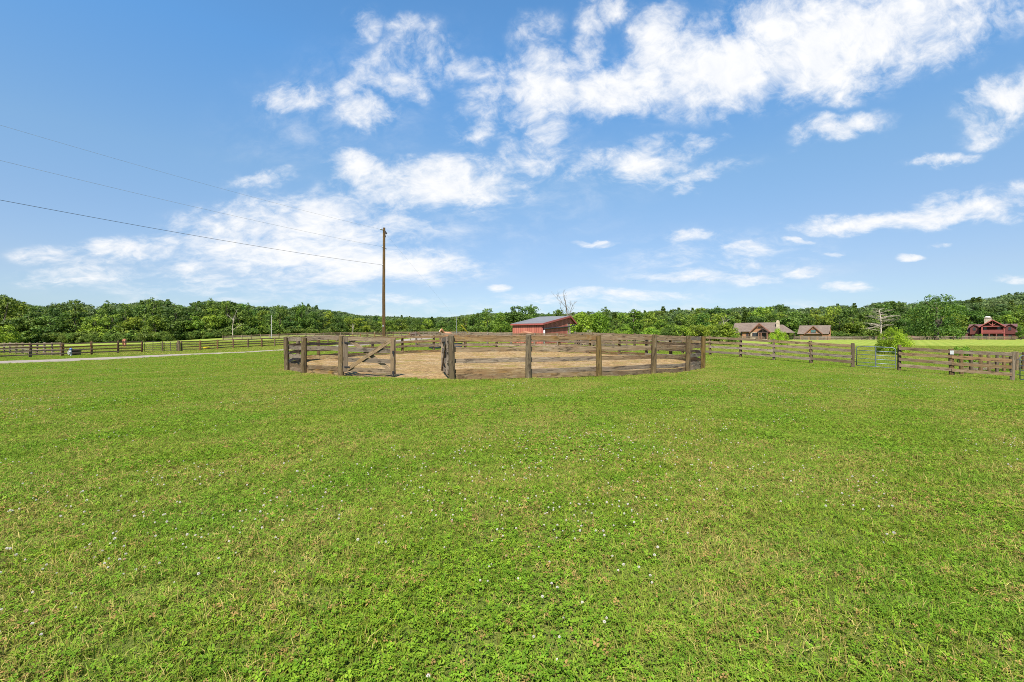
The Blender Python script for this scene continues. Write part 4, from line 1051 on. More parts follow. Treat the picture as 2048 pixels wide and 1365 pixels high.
at_px('shrub1', 1465, 100, 664, .8, 'small yellow green bush in front of the brown house left end', (.8, .9, 1), 'bush', 'bush')
at_px('shrub1', 1553, 92, 661, .62, 'lime green bush in front of the brown house', (1.4, 1.38, .9), 'bush', 'bush')
at_px('shrub1', 1568, 93, 667, .5, 'smaller lime green bush touching the one before the brown house', (1.35, 1.35, .9), 'bush', 'bush')
at_px('cone0', 1786, 66, 653, .72, 'lime green pointed bush behind the grey tube gate', (1.4, 1.38, .9), 'bush', 'bush')
at_px('shrub1', 1804, 64, 670, .62, 'lower lime green bush leaning right of the pointed bush', (1.35, 1.35, .9), 'bush', 'bush')
at_px('shrub1', 1768, 67, 671, .6, 'low lime green bush left of the pointed bush', (1.3, 1.3, .9), 'bush', 'bush')
at_px('shrub0', 1925, 40, 692, .7, 'low weedy bush behind the post with the white notice', (1.6, 1.7, .9), 'bush', 'bush')
at_px('oak', 1873, 180, 588, .98, 'large spreading dark green oak left of the red house', (.62, .76, .66), name='oak_tree')
at_px('shrub0', 1957, 180, 668, .9, 'small green bush in front of the red house porch', (1, 1.1, .9), 'bush', 'bush')
at_px('tall1', 2042, 178, 650, 1.2, 'young green tree at the right end of the red house', (1.1, 1.2, .9))
at_px('tall0', 10, 150, 588, 1.0, 'tall tree with ragged top at the far left edge', (1, 1, .85))
at_px('broad3', 12, 140, 650, 1.3, 'low bright green tree at the left edge below the ragged tall tree', (1.6, 1.5, .8))

# airy crowns that stand above the left wood
for i, (px, ty, w, c_) in enumerate(((150, 601, .62, (1, 1, .85)), (214, 605, .5, (.9, .95, .8)), (252, 607, .55, (1.1, 1.05, .85)), (308, 599, .7, (.85, .9, .8)), (392, 605, .5, (.8, .85, .75)), (422, 600, .5, (.85, .85, .7)), (452, 603, .62, (1.1, 1.05, .85)), (498, 610, .5, (.9, .95, .8)), (560, 612, .55, (1, 1, .9)), (602, 609, .6, (.9, 1, .85)))):
    at_px(('tall0', 'tall1')[i % 2], px, lin(px, DF) + 1 + (i * 5) % 7, ty - 7, w, 'loose treetop %s from left among those rising above the left wood' % ordinal(i), c_, group='loose treetops above the left wood')
# leafless trees
def bare(seed, H, r, lev=4, spread=.5, up=.5, droop=0.0, lean=(0, 0), nb0=6):
    q = random.Random(seed); mt = MB(); mbr = MB()
    def grow(mb, p, d, l, r0, lv):
        pts = [p]; rad = [r0]; n = 4
        for k in range(n):
            d = (d + Vector((q.uniform(-.16, .16), q.uniform(-.16, .16), q.uniform(-.08, .1) - droop * (lv < 4)))).normalized(); p = p + d * l / n; pts.append(p); rad.append(r0 * (1 - .62 * (k + 1) / n))
        mb.tube(pts, rad, 6 if r0 > .05 else 4)
        if lv <= 0: return
        nb = nb0 if lv == lev else q.randint(3, 5)
        for i in range(nb):
            t = q.uniform(.3, 1) if lv < lev else .3 + .7 * (i + .5) / nb
            k = min(n - 1, int(t * n)); b = pts[k].lerp(pts[k + 1], t * n - k)
            a = q.uniform(0, 6.28); v = Vector((math.cos(a), math.sin(a), 0)); dd = (d * up + v * spread + Vector((0, 0, .15))).normalized()
            grow(mbr, b, dd, l * q.uniform(.38, .58) * (1.15 - t * .4), max(.012, rad[k] * .5), lv - 1)
    grow(mt, Vector((0, 0, -.3)), Vector((lean[0], lean[1], 1)).normalized(), H * .8, r, lev)
    return mt, mbr
def bare_tree(px, d, top_y, seed, r, mat, label, **kw):
    x, y = ray(px, d); z = g(x, y); H = ZC + (HZ - top_y) / F * d - z
    o = empty('dead_tree', (x, y, z), 0, label, 'dead tree')
    a, b = bare(seed, H, r, **kw); a.build('trunk', M[mat], o, local=True); b.build('branches', M[mat], o, local=True)
bare_tree(1140, 74, 575, 12, .16, 'bare_wood', 'leafless thin grey tree rising behind the red shed roof', lev=3, spread=.62, up=.8)
bare_tree(1762, 172, 600, 5, .34, 'dead_wood', 'pale dead tree with drooping branches left of the big oak', lev=3, spread=1.0, up=.25, droop=.07, nb0=22)
bare_tree(1440, 203, 630, 9, .30, 'dead_wood', 'pale dead snag left of the brown house', lev=2, spread=.5, up=.8)
bare_tree(466, 177, 619, 14, .19, 'dead_wood', 'pale forked dead tree in the left wood behind the brown fence', nb0=5, lev=3, spread=.7, up=.7)
bare_tree(1165, 78, 648, 17, .06, 'dead_wood', 'low grey brush of dead limbs beside the red shed', lev=3, spread=1.1, up=.3, lean=(.5, 0))
bare_tree(705, 238, 646, 19, .17, 'dead_wood', 'pale bare trunk at the wood edge left of the utility pole', lev=2, spread=.4, up=.8)

# ------------------------------------------------------------------ scattered stuff: instanced on points
def scatter(name, pts, rot, scl, idx, protos, kind_label=None):
    """one object whose points carry copies of the prototypes"""
    n = len(pts); me = bpy.data.meshes.new(name); me.vertices.add(n); me.vertices.foreach_set('co', np.asarray(pts, np.float32).ravel())
    for nm, typ, val in (('rot', 'FLOAT_VECTOR', rot), ('scl', 'FLOAT_VECTOR', scl)):
        a = me.attributes.new(nm, typ, 'POINT'); a.data.foreach_set('vector', np.asarray(val, np.float32).ravel())
    a = me.attributes.new('idx', 'INT', 'POINT'); a.data.foreach_set('value', np.asarray(idx, np.int32))
    o = bpy.data.objects.new(name, me); COL.objects.link(o)
    ng = bpy.data.node_groups.new(name + '_scatter', 'GeometryNodeTree'); ng.is_modifier = True
    ng.interface.new_socket('Geometry', in_out='INPUT', socket_type='NodeSocketGeometry'); ng.interface.new_socket('Geometry', in_out='OUTPUT', socket_type='NodeSocketGeometry')
    N = ng.nodes; Lk = ng.links
    gi = N.new('NodeGroupInput'); go = N.new('NodeGroupOutput'); ip = N.new('GeometryNodeInstanceOnPoints'); jn = N.new('GeometryNodeJoinGeometry')
    for p in reversed(protos):
        oi = N.new('GeometryNodeObjectInfo'); oi.inputs['Object'].default_value = p; oi.inputs['As Instance'].default_value = True
        Lk.new(oi.outputs['Geometry'], jn.inputs[0])
    def na(nm, dt):
        k = N.new('GeometryNodeInputNamedAttribute'); k.data_type = dt; k.inputs['Name'].default_value = nm; return k.outputs['Attribute']
    Lk.new(gi.outputs[0], ip.inputs['Points']); Lk.new(jn.outputs[0], ip.inputs['Instance'])
    ip.inputs['Pick Instance'].default_value = True
    Lk.new(na('idx', 'INT'), ip.inputs['Instance Index']); Lk.new(na('scl', 'FLOAT_VECTOR'), ip.inputs['Scale'])
    er = N.new('FunctionNodeEulerToRotation'); Lk.new(na('rot', 'FLOAT_VECTOR'), er.inputs[0]); Lk.new(er.outputs[0], ip.inputs['Rotation'])
    Lk.new(ip.outputs[0], go.inputs[0])
    md = o.modifiers.new('scatter', 'NODES'); md.node_group = ng
    tag(o, kind='stuff')
    return o
def proto(me): return bpy.data.objects.new(me.name, me)      # never linked to the scene itself

# woods on the hills behind the rows
far_protos = [proto(crown('far_crown', 200 + i, 13, 10, .02, 30, 60, .42, 'leaf_far', top=.5)) for i in range(4)] + [proto(pine_crown('far_pine', 210, 14, 6.5, 1500))]
P, RO, SC, ID = [], [], [], []
q = np.random.default_rng(33)
for px in np.arange(-120, 2180, 1.0):
    d0 = lin(px, DF) + 32; d1 = lin(px, DR) + 14
    n = max(1, int((d1 - d0) * ((d0 + d1) / 2) / F * 1.0 / 62.0 + q.uniform(0, 1)))
    for _ in range(n):
        d = math.sqrt(q.uniform(d0 * d0, d1 * d1)); p = px + q.uniform(-.5, .5); x, y = ray(p, d)
        top = ZC + (HZ - lin(p, TOPY)) / F * d
        P.append((x, y, 0)); RO.append((0, 0, q.uniform(0, 6.28))); SC.append((d, top, 0)); ID.append(int(q.integers(0, 4)) if q.uniform() < .95 else 4)
P = np.array(P); P[:, 2] = garr(P[:, 0], P[:, 1]); SCa = []
for (x, y, z), (d, top, _) in zip(P, SC):
    H = min(q.uniform(11, 15), max(4, (top - z) * q.uniform(.80, 1.10))); s = H / 13
    SCa.append((s * q.uniform(1.0, 1.25), s * q.uniform(1.0, 1.25), s))
scatter('far_woods', P, RO, SCa, ID, far_protos)
# undergrowth along the wood edges
P, RO, SC, ID = [], [], [], []
ug = [proto(KIND['shrub0'][0]), proto(crown('edge_bush', 230, 4, 4.5, -.05, 26, 80, .2, 'leaf', top=.5))]
for px in np.arange(-60, 2110, 4.0):
    d = lin(px, DF) - q.uniform(0, 5)
    for k in range(2):
        x, y = ray(px + q.uniform(-6, 6), d + k * 5); P.append((x, y, g(x, y) - .1)); RO.append((0, 0, q.uniform(0, 6.28))); s = q.uniform(.6, 1.25); SC.append((s * 1.2, s * 1.2, s)); ID.append(int(q.integers(0, 2)))
scatter('undergrowth', P, RO, SC, ID, ug)

# ------------------------------------------------------------------ the lawn
def blades_mesh(name, n, size, hmin, hmax, w, q, lean=.6):
    """grass blades: three-segment bent strips"""
    base = np.c_[q.uniform(-size / 2, size / 2, (n, 2)), np.zeros(n)]
    h = q.uniform(hmin, hmax, n); a = q.uniform(0, 6.28, n); ln = np.abs(q.normal(size=n)) * lean * h; la = q.uniform(0, 6.28, n)
    wd = w * q.uniform(.6, 1.25, n); sd = np.stack([np.cos(a), np.sin(a), np.zeros(n)], 1) * (wd / 2)[:, None]
    ld = np.stack([np.cos(la), np.sin(la), np.zeros(n)], 1)
    p1 = base + np.c_[ld[:, :2] * (ln * .3)[:, None], h * .55]; p2 = base + np.c_[ld[:, :2] * ln[:, None], h * (1 - .25 * np.minimum(1, ln / h))]
    V = np.stack([base - sd, base + sd, p1 + sd * .85, p1 - sd * .85, p2], 1).reshape(-1, 3)
    b = np.arange(n)[:, None] * 5
    quads = (b + np.array([0, 1, 2, 3])); tris = (b + np.array([3, 2, 4]))
    return V, quads, tris
def make_patch(name, size, parts):
    Vs, faces, mats, rn = [], [], [], []; off = 0
    for V, quads, tris, rnd, per, mi in parts:
        for f in quads: faces.append(tuple(f + off)); mats.append(mi)
        for f in tris: faces.append(tuple(f + off)); mats.append(mi)
        Vs.append(V); rn.append(np.repeat(rnd, per)); off += len(V)
    me = bpy.data.meshes.new(name); me.from_pydata(np.concatenate(Vs).tolist(), [], faces)
    at = me.attributes.new('rnd', 'FLOAT', 'POINT'); at.data.foreach_set('value', np.concatenate(rn).astype(np.float32))
    me.materials.append(M['blade']); me.materials.append(M['clover'])
    me.polygons.foreach_set('material_index', mats); me.update()
    return me
def clover_part(n, size, q, ls=.0066, hmin=.012, hmax=.038):
    """three leaflets around each stalk top"""
    c = np.c_[q.uniform(-size / 2, size / 2, (n, 2)), q.uniform(hmin, hmax, n)]; a0 = q.uniform(0, 6.28, n); s = ls * q.uniform(.7, 1.35, n)
    tilt = q.normal(size=(n, 2)) * .35
    Vs = []
    for k in range(3):
        a = a0 + k * 2.094; d = np.stack([np.cos(a), np.sin(a)], 1); e = np.stack([-np.sin(a), np.cos(a)], 1)
        def pt(u, v, up):
            xy = d * (u * s)[:, None] + e * (v * s)[:, None]
            return c + np.c_[xy, up * s + (xy * tilt).sum(1)]
        Vs.append(np.stack([pt(.1, 0, 0), pt(1.1, -.8, .35), pt(1.75, 0, .1), pt(1.1, .8, .35)], 1))
    V = np.stack(Vs, 1).reshape(-1, 3); quads = np.arange(n * 3)[:, None] * 4 + np.arange(4)
    return V, quads, np.zeros((0, 3), int), np.repeat(q.uniform(size=n), 3), 4, 1
def blade_part(n, size, hmin, hmax, w, q, lean=.6, rmax=1.0):
    V, a, b = blades_mesh('b', n, size, hmin, hmax, w, q, lean)
    return V, a, b, q.uniform(0, rmax, n), 5, 0
q = np.random.default_rng(77); PS = .5
near = []
for i in range(3):   # mostly grass
    near.append(proto(make_patch('turf_patch', PS, [blade_part(1350, PS * 1.1, .018, .062, .0040, q, .95), blade_part(90, PS, .02, .05, .0035, q, 2.2, .06), blade_part(8, PS, .05, .09, .0045, q, .8), clover_part(260, PS * 1.1, q)])))
for i in range(3):   # mostly clover
    near.append(proto(make_patch('clover_patch', PS, [blade_part(800, PS * 1.1, .02, .062, .0040, q, .9), blade_part(60, PS, .02, .05, .0035, q, 2.2, .06), clover_part(600, PS * 1.1, q, .0070)])))
mid = [proto(make_patch('far_turf_patch', 1.0, [blade_part(2400, 1.1, .025, .06, .0075, q, .9), clover_part(500, 1.1, q, .011)])) for i in range(3)]
vfar = [proto(make_patch('meadow_patch', 2.0, [blade_part(1500, 2.2, .05, .11, .022, q, .8)])) for i in range(3)]
tuft = [proto(make_patch('tuft', .2, [blade_part(80, .16, .05, .125, .005, q, .8)])) for i in range(2)]
def noise2(x, y, s, sd):
    r = np.random.default_rng(sd); v = 0
    for k in range(6):
        a = r.uniform(0, 6.28); f = s * r.uniform(.6, 1.9); v = v + np.sin((x * math.cos(a) + y * math.sin(a)) * f + r.uniform(0, 6.28))
    return v / 2.4
def ok(x, y, pad=.0):
    m = (np.hypot(x - PEN[0], y - PEN[1]) > PR - .02 + pad) & (drive_dist(x, y) > 2.75 + pad)
    return m
def grid(r0, r1, step, fov=1.28):
    n = int(2 * r1 * 1.3 / step); xs = (np.arange(n) - n / 2) * step; ys = np.arange(-2.0, r1 + step, step)
    X, Y = np.meshgrid(xs, ys); X = X.ravel() + q.uniform(-.25, .25, X.size) * step; Y = Y.ravel() + q.uniform(-.25, .25, Y.size) * step
    m = (Y >= r0) & (Y < r1) & (np.abs(X) < np.maximum(0, Y) * fov + 2.5); X, Y = X[m], Y[m]
    return X, Y
def lay(name, X, Y, protos, idx, s0, s1, pad):
    m = ok(X, Y, pad); X, Y, idx = X[m], Y[m], idx[m]; n = len(X)
    e = .3; Z = garr(X, Y); dx = (garr(X + e, Y) - garr(X - e, Y)) / (2 * e); dy = (garr(X, Y + e) - garr(X, Y - e)) / (2 * e)
    s = q.uniform(s0, s1, n); rz = np.floor(q.uniform(0, 4, n)) * math.pi / 2 + q.uniform(-.3, .3, n)
    # tilt each patch to the slope: small-angle rotation about x and y after the spin
    RO = np.stack([np.arctan(dy), -np.arctan(dx), np.zeros(n)], 1)
    out = []
    for k in range(n):
        nrm = Vector((-dx[k], -dy[k], 1)).normalized(); qn = Vector((0, 0, 1)).rotation_difference(nrm)
        ee = (qn @ Matrix.Rotation(rz[k], 3, 'Z').to_quaternion()).to_euler(); out.append((ee.x, ee.y, ee.z))
    scatter(name, np.stack([X, Y, Z], 1), out, np.stack([s, s, s * q.uniform(.8, 1.15, n)], 1), idx, protos)
X, Y = grid(-2.0, 21.0, .36)
cl = noise2(X, Y, 1.0, 5) + noise2(X, Y, 3.0, 6) * .6 + q.normal(size=len(X)) * .3
lay('lawn_grass', X, Y, near, np.where(cl > .55, q.integers(3, 6, len(X)), q.integers(0, 3, len(X))), .9, 1.12, .22)
X, Y = grid(21.0, 46.0, .85)
lay('lawn_grass', X, Y, mid, q.integers(0, 3, len(X)), .9, 1.15, .45)
X, Y = grid(46.0, 110.0, 2.0, 1.25)
lay('paddock_grass', X, Y, vfar, q.integers(0, 3, len(X)), .9, 1.2, .9)
# tufts: sparse on the lawn, thick along fence lines and posts
TX, TY = [], []
for k in range(90):
    y = 2 + 14 * q.uniform() ** 1.2; x = q.uniform(-1.2, 1.2) * y; TX.append(x); TY.append(y)
for a in np.linspace(G1 - 2, 360 + G0 + 2, 420):
    for w in range(2):
        x, y = pen_pt(a + q.uniform(-.5, .5), PR + .2 + abs(q.normal()) * .13); TX.append(x); TY.append(y)
for i_ in range(-6, 9):
    for w_ in range(7):
        x, y = RF(i_); TX.append(x + q.normal() * .13); TY.append(y - .1 + q.normal() * .12)
for a in PA:
    for w_ in range(6):
        x, y = pen_pt(a + q.normal() * .7, PR + .27 + abs(q.normal()) * .06); TX.append(x); TY.append(y)
for p_ in DRV[::1]:
    for w_ in range(10):
        TX.append(p_[0] + (2.85 + q.normal() * .25) * (1 if w_ % 2 else -1)); TY.append(p_[1] + q.normal() * .6)
for k in np.linspace(-6, 9, 700):
    x, y = RF(k); TX.append(x + q.normal() * .15); TY.append(y + q.normal() * .15)
for k in np.linspace(-10, 14, 500):
    x, y = LF(k); TX.append(x + q.normal() * .2); TY.append(y + q.normal() * .2)
TX, TY = np.array(TX), np.array(TY); m = np.hypot(TX - PEN[0], TY - PEN[1]) > PR + .12; TX, TY = TX[m], TY[m]
n = len(TX); s = q.uniform(.6, 1.15, n)
scatter('grass_tufts', np.stack([TX, TY, garr(TX, TY)], 1), np.stack([np.zeros(n), np.zeros(n), q.uniform(0, 6.28, n)], 1), np.stack([s, s, s * q.uniform(.6, 1.0, n)], 1), q.integers(0, 2, n), tuft)
# white clover heads, clustered
def flower(mat, r):
    qq = random.Random(9); mb = MB(); mb.tube([(0, 0, 0), (.004, 0, .03), (.002, .003, .058)], .0012, 4, cap=False)
    h = MB()
    for k in range(34):
        t = k / 34; ph = math.acos(1 - 1.75 * t); a = k * 2.4
        d = Vector((math.sin(ph) * math.cos(a), math.sin(ph) * math.sin(a), math.cos(ph))); c = Vector((.002, .003, .062)) + d * r * .55
        b = len(h.v); u = d.orthogonal().normalized(); w = d.cross(u)
        for v in (c + u * r * .22, c + w * r * .16 + d * r * .2, c - u * r * .22, c - w * r * .16 + d * r * .2, c + d * r * .6): h.v.append(tuple(v))
        for i in range(4): h.face([b + i, b + (i + 1) % 4, b + 4])
    h.mesh_ = None
    me = h.mesh('clover_head', mat); return proto(me)
fl = [flower(M['petal'], .007), flower(M['petal'], .0058), flower(M['petal_old'], .0068)]
X, Y = [], []
for k in range(26000):
    y = 1.2 + 32 * q.uniform() ** 1.05; x = q.uniform(-1.22, 1.22) * (y + .5); X.append(x); Y.append(y)
X, Y = np.array(X), np.array(Y)
den = np.clip((noise2(X, Y, 1.6, 5) + noise2(X, Y, .7, 9) * .8) * .5 + .22, 0, 1) ** 1.5
m = (q.uniform(size=len(X)) < den * .62) & ok(X, Y, .3); X, Y = X[m], Y[m]; n = len(X)
s = q.uniform(.75, 1.2, n)
scatter('clover_flowers', np.stack([X, Y, garr(X, Y) - .012 + q.uniform(0, .012, n)], 1), np.stack([q.normal(size=n) * .35, q.normal(size=n) * .35, q.uniform(0, 6.28, n)], 1), np.stack([s * q.uniform(.8, 1.2, n), s, s], 1), np.where(q.uniform(size=n) < .16, 2, q.integers(0, 2, n)), fl)

# ------------------------------------------------------------------ horses
def horse(label, px, d, heading, coat, graze, blaze=False, turn=0.0, scale=1.0):
    x, y = ray(px, d); root = empty('horse', (x, y, g(x, y)), heading, label, 'horse', None); root.scale = (scale,) * 3
    V = [(-.5, 0, 1.25, .30)]; E = []
    def chain(start, pts):
        i = start
        for p in pts: V.append(p); E.append((i, len(V) - 1)); i = len(V) - 1
        return i
    mid_ = chain(0, [(-.05, 0, 1.17, .325)]); ch = chain(mid_, [(.42, 0, 1.2, .30)])
    wt = chain(ch, [(.66, 0, 1.32, .215)])
    ct, s_ = math.cos(turn), math.sin(turn)
    def tn(px_, py_, pz, r): dx = px_ - .66; return (.66 + dx * ct - py_ * s_, dx * s_ + py_ * ct, pz, r)
    if graze: hd = [tn(.98, 0, 1.02, .15), tn(1.22, 0, .68, .115), tn(1.40, 0, .42, .10), tn(1.47, 0, .2, .07), tn(1.48, 0, .1, .055)]
    else: hd = [tn(.92, 0, 1.52, .155), tn(1.1, 0, 1.72, .115), tn(1.22, 0, 1.70, .105), tn(1.42, 0, 1.5, .075), tn(1.5, 0, 1.42, .058)]
    pl = chain(wt, hd[:2]); chain(pl, hd[2:])
    for sgn in (-1, 1):
        e = hd[1]; chain(pl, [(e[0] + (-.03 if not graze else .06), e[1] + .06 * sgn, e[2] + .11, .035), (e[0] + (-.03 if not graze else .09), e[1] + .08 * sgn, e[2] + .21, .012)])
        chain(0, [(-.58, .15 * sgn, 1.08, .20), (-.46, .19 * sgn, .82, .13), (-.72, .19 * sgn, .50, .065), (-.69, .19 * sgn, .14, .046), (-.63, .19 * sgn, .03, .058)])
        chain(ch, [(.46, .15 * sgn, .95, .15), (.50, .17 * sgn, .74, .09), (.50, .17 * sgn, .45, .058), (.49, .17 * sgn, .14, .044), (.54, .17 * sgn, .03, .056)])
    me = bpy.data.meshes.new('body'); me.from_pydata([v[:3] for v in V], E, []); me.materials.append(coat)
    o = bpy.data.objects.new('body', me); COL.objects.link(o); o.parent = root
    sk = o.modifiers.new('skin', 'SKIN'); sk.use_smooth_shade = True
    ss = o.modifiers.new('sub', 'SUBSURF'); ss.levels = 2; ss.render_levels = 2
    for i, v in enumerate(V): me.skin_vertices[0].data[i].radius = (v[3], v[3])
    me.skin_vertices[0].data[0].use_root = True
    MB().tube([(-.76, 0, 1.33), (-.90, 0, 1.15), (-.93, 0, .8), (-.90, 0, .5)], [.05, .075, .085, .02], 8).build('tail', M['mane'], root, local=True, smooth=True)
    a = Vector((.66, 0, 1.50)); pts = [a]; 
    for h in hd[:2]: pts.append(Vector((h[0] - (.06 if not graze else -.05), h[1] + .03, h[2] + h[3] * (.8 if not graze else .85))))
    MB().tube(pts, [.035, .06, .04], 8).build('mane', M['mane'], root, local=True, smooth=True)
    if blaze:
        a = Vector(hd[1][:3]); b_ = Vector(hd[3][:3]); f = (b_ - a).normalized(); up = Vector((ct, s_, 0)); up = (up - f * up.dot(f)).normalized(); sd_ = f.cross(up)
        MB().beam(a + f * .1 + up * .105, a + f * .48 + up * .085, .06, .02).build('blaze', M['white_hair'], root, local=True)
    return root
horse('chestnut horse grazing in the left paddock near the tube gates', 249, 80, R(-90 + 42), M['horse'], True)
horse('light chestnut horse with white blaze looking over the rails behind the pen gates', 900, 47.5, R(180), M['horse2'], False, True, turn=R(62), scale=.95)
horse('chestnut horse with only its back showing before the red shed', 1058, 47.8, R(175), M['horse'], True)
horse('dark bay horse far behind the pen left of the chestnut horse', 828, 86, R(10), M['horse_dark'], True)

# ------------------------------------------------------------------ camera, light, sky
cam = bpy.data.cameras.new('camera'); co = bpy.data.objects.new('camera', cam); COL.objects.link(co)
co.location = (0, 0, ZC); co.rotation_euler = (R(90), 0, 0)
cam.sensor_width = 36; cam.lens = 36 * F / 2048; cam.shift_y = -(682.5 - HZ) / 2048; cam.clip_end = 4000; cam.clip_start = .05
sc.camera = co
SUN = Vector((-.14, -.80, 0)).normalized() * math.cos(R(55)); SUN.z = math.sin(R(55))
sl = bpy.data.lights.new('sun', 'SUN'); so = bpy.data.objects.new('sun', sl); COL.objects.link(so)
so.rotation_euler = SUN.to_track_quat('Z', 'Y').to_euler(); sl.energy = 4.4; sl.angle = R(0.6); sl.color = (1, .955, .88)

CLOUDS = [ # photograph position, radii, tilt, strength
 (1750,70,260,85,-14,1.0),(1480,120,200,85,-12,1.05),(1325,80,55,75,10,.9),(1260,180,140,50,-8,.95),(1085,190,95,70,0,.95),(1090,125,55,35,0,.8),(1180,105,32,38,0,.7),(1205,35,45,32,-20,.65),(1065,60,60,30,-20,.36),(1640,165,130,40,-8,.8),
 (1660,20,150,50,-5,.9),(1010,140,50,30,-10,.6),(970,185,45,30,-10,.65),(800,125,120,60,-25,.34),(712,150,60,28,-35,.62),(735,225,48,36,20,.72),(600,195,85,26,-5,.62),(800,180,65,28,15,.56),(868,110,36,62,-20,.58),(930,135,38,26,0,.55),(730,40,36,32,-30,.46),(815,55,40,24,0,.45),
 (860,370,170,48,-2,1.05),(715,338,62,28,10,.75),(560,445,185,48,-4,.85),(650,520,260,42,3,.95),(525,355,65,18,-8,.56),(830,520,110,20,-3,.62),(690,465,150,40,0,.7),(255,502,110,24,-4,.74),(130,515,95,19,0,.62),(145,552,105,20,-4,.64),(380,535,50,20,-15,.5),
 (950,255,45,40,30,.42),(1075,310,55,60,30,.45),(1285,325,85,36,-15,.82),(1400,287,45,16,-8,.7),(1400,345,95,15,-14,.55),(1165,330,40,26,-30,.42),(1365,378,24,14,0,.62),(1040,330,60,30,0,.4),
 (1680,258,85,24,-8,.76),(1888,317,66,11,-5,.8),(2015,195,80,42,-20,.9),(1990,260,60,26,-20,.5),(1950,415,130,20,-10,.85),(1740,445,140,16,-4,.85),(1920,440,140,15,-5,.8),(2040,380,60,18,-10,.6),(1900,390,70,14,-15,.5),
 (1190,488,42,7,-3,.62),(1390,470,55,10,-3,.46),(1490,498,48,8,-4,.54),(1385,552,110,11,0,.7),(1505,558,60,10,-2,.72),(1595,548,45,7,-4,.55),(1700,572,50,9,0,.74),(1672,513,26,6,0,.6),(1820,517,24,7,0,.66),(1250,588,140,10,2,.62),(1130,600,150,14,0,.42),(740,600,130,11,0,.44),(1000,577,20,9,0,.6),(2025,557,36,9,5,.5),(1590,484,35,5,0,.5),(1880,490,18,5,0,.5),(1360,527,30,6,0,.5),(1440,520,260,60,0,.24),(1240,630,900,34,0,.22),(450,560,340,60,0,.26),(900,420,420,130,-10,.16),(700,200,260,120,-20,.18)]
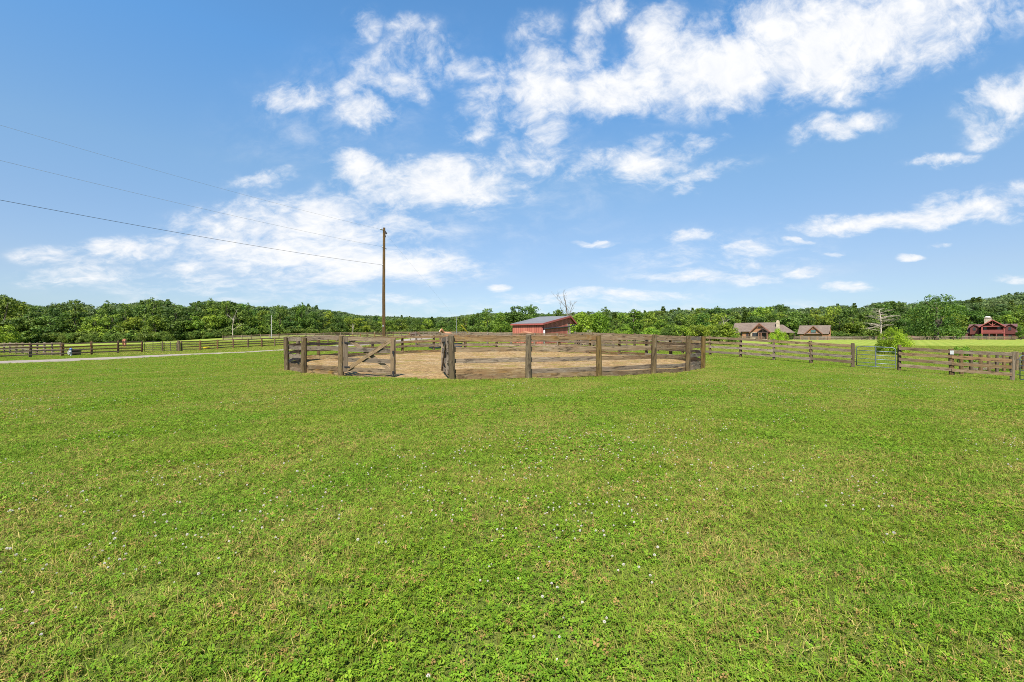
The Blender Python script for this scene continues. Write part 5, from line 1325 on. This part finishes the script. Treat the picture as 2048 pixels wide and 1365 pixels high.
def build_world():
    w = bpy.data.worlds.new('World'); sc.world = w; w.use_nodes = True
    nt = NT(w.node_tree); nt.n.clear()
    sky = nt.new('ShaderNodeTexSky', sky_type='NISHITA', sun_disc=False)
    sky.sun_elevation = R(55); sky.sun_rotation = math.atan2(SUN.x, SUN.y); sky.air_density = 1.0; sky.dust_density = .6; sky.ozone_density = 1.6; sky.altitude = 250
    d = nt.new('ShaderNodeTexCoord').outputs['Generated']
    sp = nt.new('ShaderNodeSeparateXYZ'); nt.l.new(d, sp.inputs[0]); X, Y, Z = sp.outputs
    yy = nt.math('MAXIMUM', Y, .02)
    cb = nt.new('ShaderNodeCombineXYZ'); nt.l.new(nt.math('DIVIDE', X, yy), cb.inputs[0]); nt.l.new(nt.math('DIVIDE', Z, yy), cb.inputs[1])
    uv = cb.outputs[0]
    # cloud-deck coordinates: a level sheet seen in perspective
    zz = nt.math('ADD', nt.math('MAXIMUM', Z, 0.0), .22)
    cp = nt.new('ShaderNodeCombineXYZ'); nt.l.new(nt.math('DIVIDE', X, zz), cp.inputs[0]); nt.l.new(nt.math('DIVIDE', Y, zz), cp.inputs[1])
    deck = cp.outputs[0]
    lg = nt.math('MULTIPLY', nt.math('LOGARITHM', nt.math('ADD', nt.math('DIVIDE', nt.math('MAXIMUM', Z, 0.0), yy), .2), math.e), .9)
    ck = nt.new('ShaderNodeCombineXYZ'); nt.l.new(nt.math('DIVIDE', X, yy), ck.inputs[0]); nt.l.new(lg, ck.inputs[1])
    deck = ck.outputs[0]
    wrp = nt.noise(deck, 5.0, 3, .55, out=1)
    va = nt.new('ShaderNodeVectorMath', operation='MULTIPLY_ADD'); nt.l.new(wrp, va.inputs[0]); va.inputs[1].default_value = (.12, .12, 0); nt.l.new(deck, va.inputs[2])
    n1 = nt.noise(nt.mapping(va.outputs[0], (1, 1, 1), rot=(0, 0, R(-25))), 9.0, 8, .60, 2.1); n2 = nt.noise(nt.mapping(va.outputs[0], (.9, 1, 1), rot=(0, 0, R(-30))), 24.0, 7, .62, 2.1)
    # ragged edges: bend the sheet before laying the cloud masses on it
    w2 = nt.noise(deck, 8.0, 5, .6, out=1)
    vs = nt.new('ShaderNodeVectorMath', operation='SUBTRACT'); nt.l.new(w2, vs.inputs[0]); vs.inputs[1].default_value = (.5, .5, .5)
    vm = nt.new('ShaderNodeVectorMath', operation='MULTIPLY'); nt.l.new(vs.outputs[0], vm.inputs[0]); nt.put(vm.inputs[1], (.13, .09, 0))
    el = nt.ramp(Z, 0.03, .35); sc_ = nt.new('ShaderNodeVectorMath', operation='SCALE'); nt.l.new(vm.outputs[0], sc_.inputs[0]); nt.l.new(nt.math('MULTIPLY_ADD', el, .8, .25), sc_.inputs['Scale'])
    vb = nt.new('ShaderNodeVectorMath', operation='ADD'); nt.l.new(uv, vb.inputs[0]); nt.l.new(sc_.outputs[0], vb.inputs[1]); uv = vb.outputs[0]
    tot = None
    for cx, cy, rx, ry, rot, st in CLOUDS:
        u, v = (cx - 1024) / F, (HZ - cy) / F
        mp = nt.new('ShaderNodeMapping', vector_type='TEXTURE'); nt.l.new(uv, mp.inputs['Vector'])
        mp.inputs['Location'].default_value = (u, v, 0); mp.inputs['Rotation'].default_value = (0, 0, R(-rot)); mp.inputs['Scale'].default_value = (rx / F * 1.75, ry / F * 1.75, 1)
        ln = nt.new('ShaderNodeVectorMath', operation='LENGTH'); nt.l.new(mp.outputs[0], ln.inputs[0])
        mr = nt.new('ShaderNodeMapRange', interpolation_type='SMOOTHSTEP'); nt.l.new(ln.outputs['Value'], mr.inputs['Value'])
        mr.inputs['From Min'].default_value = 1.0; mr.inputs['From Max'].default_value = .05; mr.inputs['To Min'].default_value = 0; mr.inputs['To Max'].default_value = st
        tot = mr.outputs[0] if tot is None else nt.math('MAXIMUM', tot, nt.math('MULTIPLY_ADD', nt.math('MINIMUM', tot, mr.outputs[0]), .15, nt.math('MAXIMUM', tot, mr.outputs[0])))
    nn = nt.math('ADD', nt.math('MULTIPLY', n1, .68), nt.math('MULTIPLY', n2, .32))
    den = nt.math('ADD', nt.math('MULTIPLY', tot, .92), nt.math('MULTIPLY', nt.math('SUBTRACT', nn, .5), nt.math('MULTIPLY_ADD', nt.ramp(tot, 0, .30), 3.1, 0.0)))
    alpha = nt.ramp(den, .0, 1.08)
    alpha = nt.math('POWER', alpha, .9)
    front = nt.ramp(Y, .02, .08); alpha = nt.math('MULTIPLY', nt.math('MULTIPLY', alpha, front), .97)
    # clearer, deeper air overhead, cooler near the horizon
    cr = nt.new('ShaderNodeValToRGB'); nt.l.new(Z, cr.inputs[0]); el_ = cr.color_ramp.elements
    el_[0].position = .02; el_[0].color = (.60, .74, .98, 1); el_[1].position = .5; el_[1].color = (.90, 1.46, 1.70, 1)
    e2 = el_.new(.12); e2.color = (.86, .87, .95, 1); e4 = el_.new(.065); e4.color = (.73, .80, .94, 1); e5 = el_.new(.32); e5.color = (1.06, 1.26, 1.28, 1); e3 = el_.new(.22); e3.color = (.97, 1.05, 1.10, 1)
    skyc = nt.mix(1.0, sky.outputs[0], cr.outputs[0], 'MULTIPLY')
    hs = nt.new('ShaderNodeHueSaturation'); nt.l.new(skyc, hs.inputs['Color']); hs.inputs['Saturation'].default_value = 1.0; hs.inputs['Value'].default_value = 1.0
    cl = nt.mix(nt.ramp(n2, .3, .7), (6.6, 6.75, 7.0), (7.3, 7.3, 7.3))
    col = nt.mix(alpha, hs.outputs[0], cl)
    bg = nt.new('ShaderNodeBackground'); nt.l.new(col, bg.inputs['Color']); bg.inputs['Strength'].default_value = .058
    o = nt.new('ShaderNodeOutputWorld'); nt.l.new(bg.outputs[0], o.inputs['Surface'])
    w.cycles.sampling_method = 'MANUAL'; w.cycles.sample_map_resolution = 512
build_world()
sc.view_settings.view_transform = 'Standard'; sc.view_settings.look = 'None'; sc.view_settings.exposure = 1.3; sc.view_settings.gamma = 1
sc.render.engine = 'CYCLES'
cy = sc.cycles
cy.max_bounces = 6; cy.diffuse_bounces = 3; cy.glossy_bounces = 2; cy.transmission_bounces = 3; cy.use_denoising = False
cy.pixel_filter_type = 'BLACKMAN_HARRIS'; cy.filter_width = 0.95
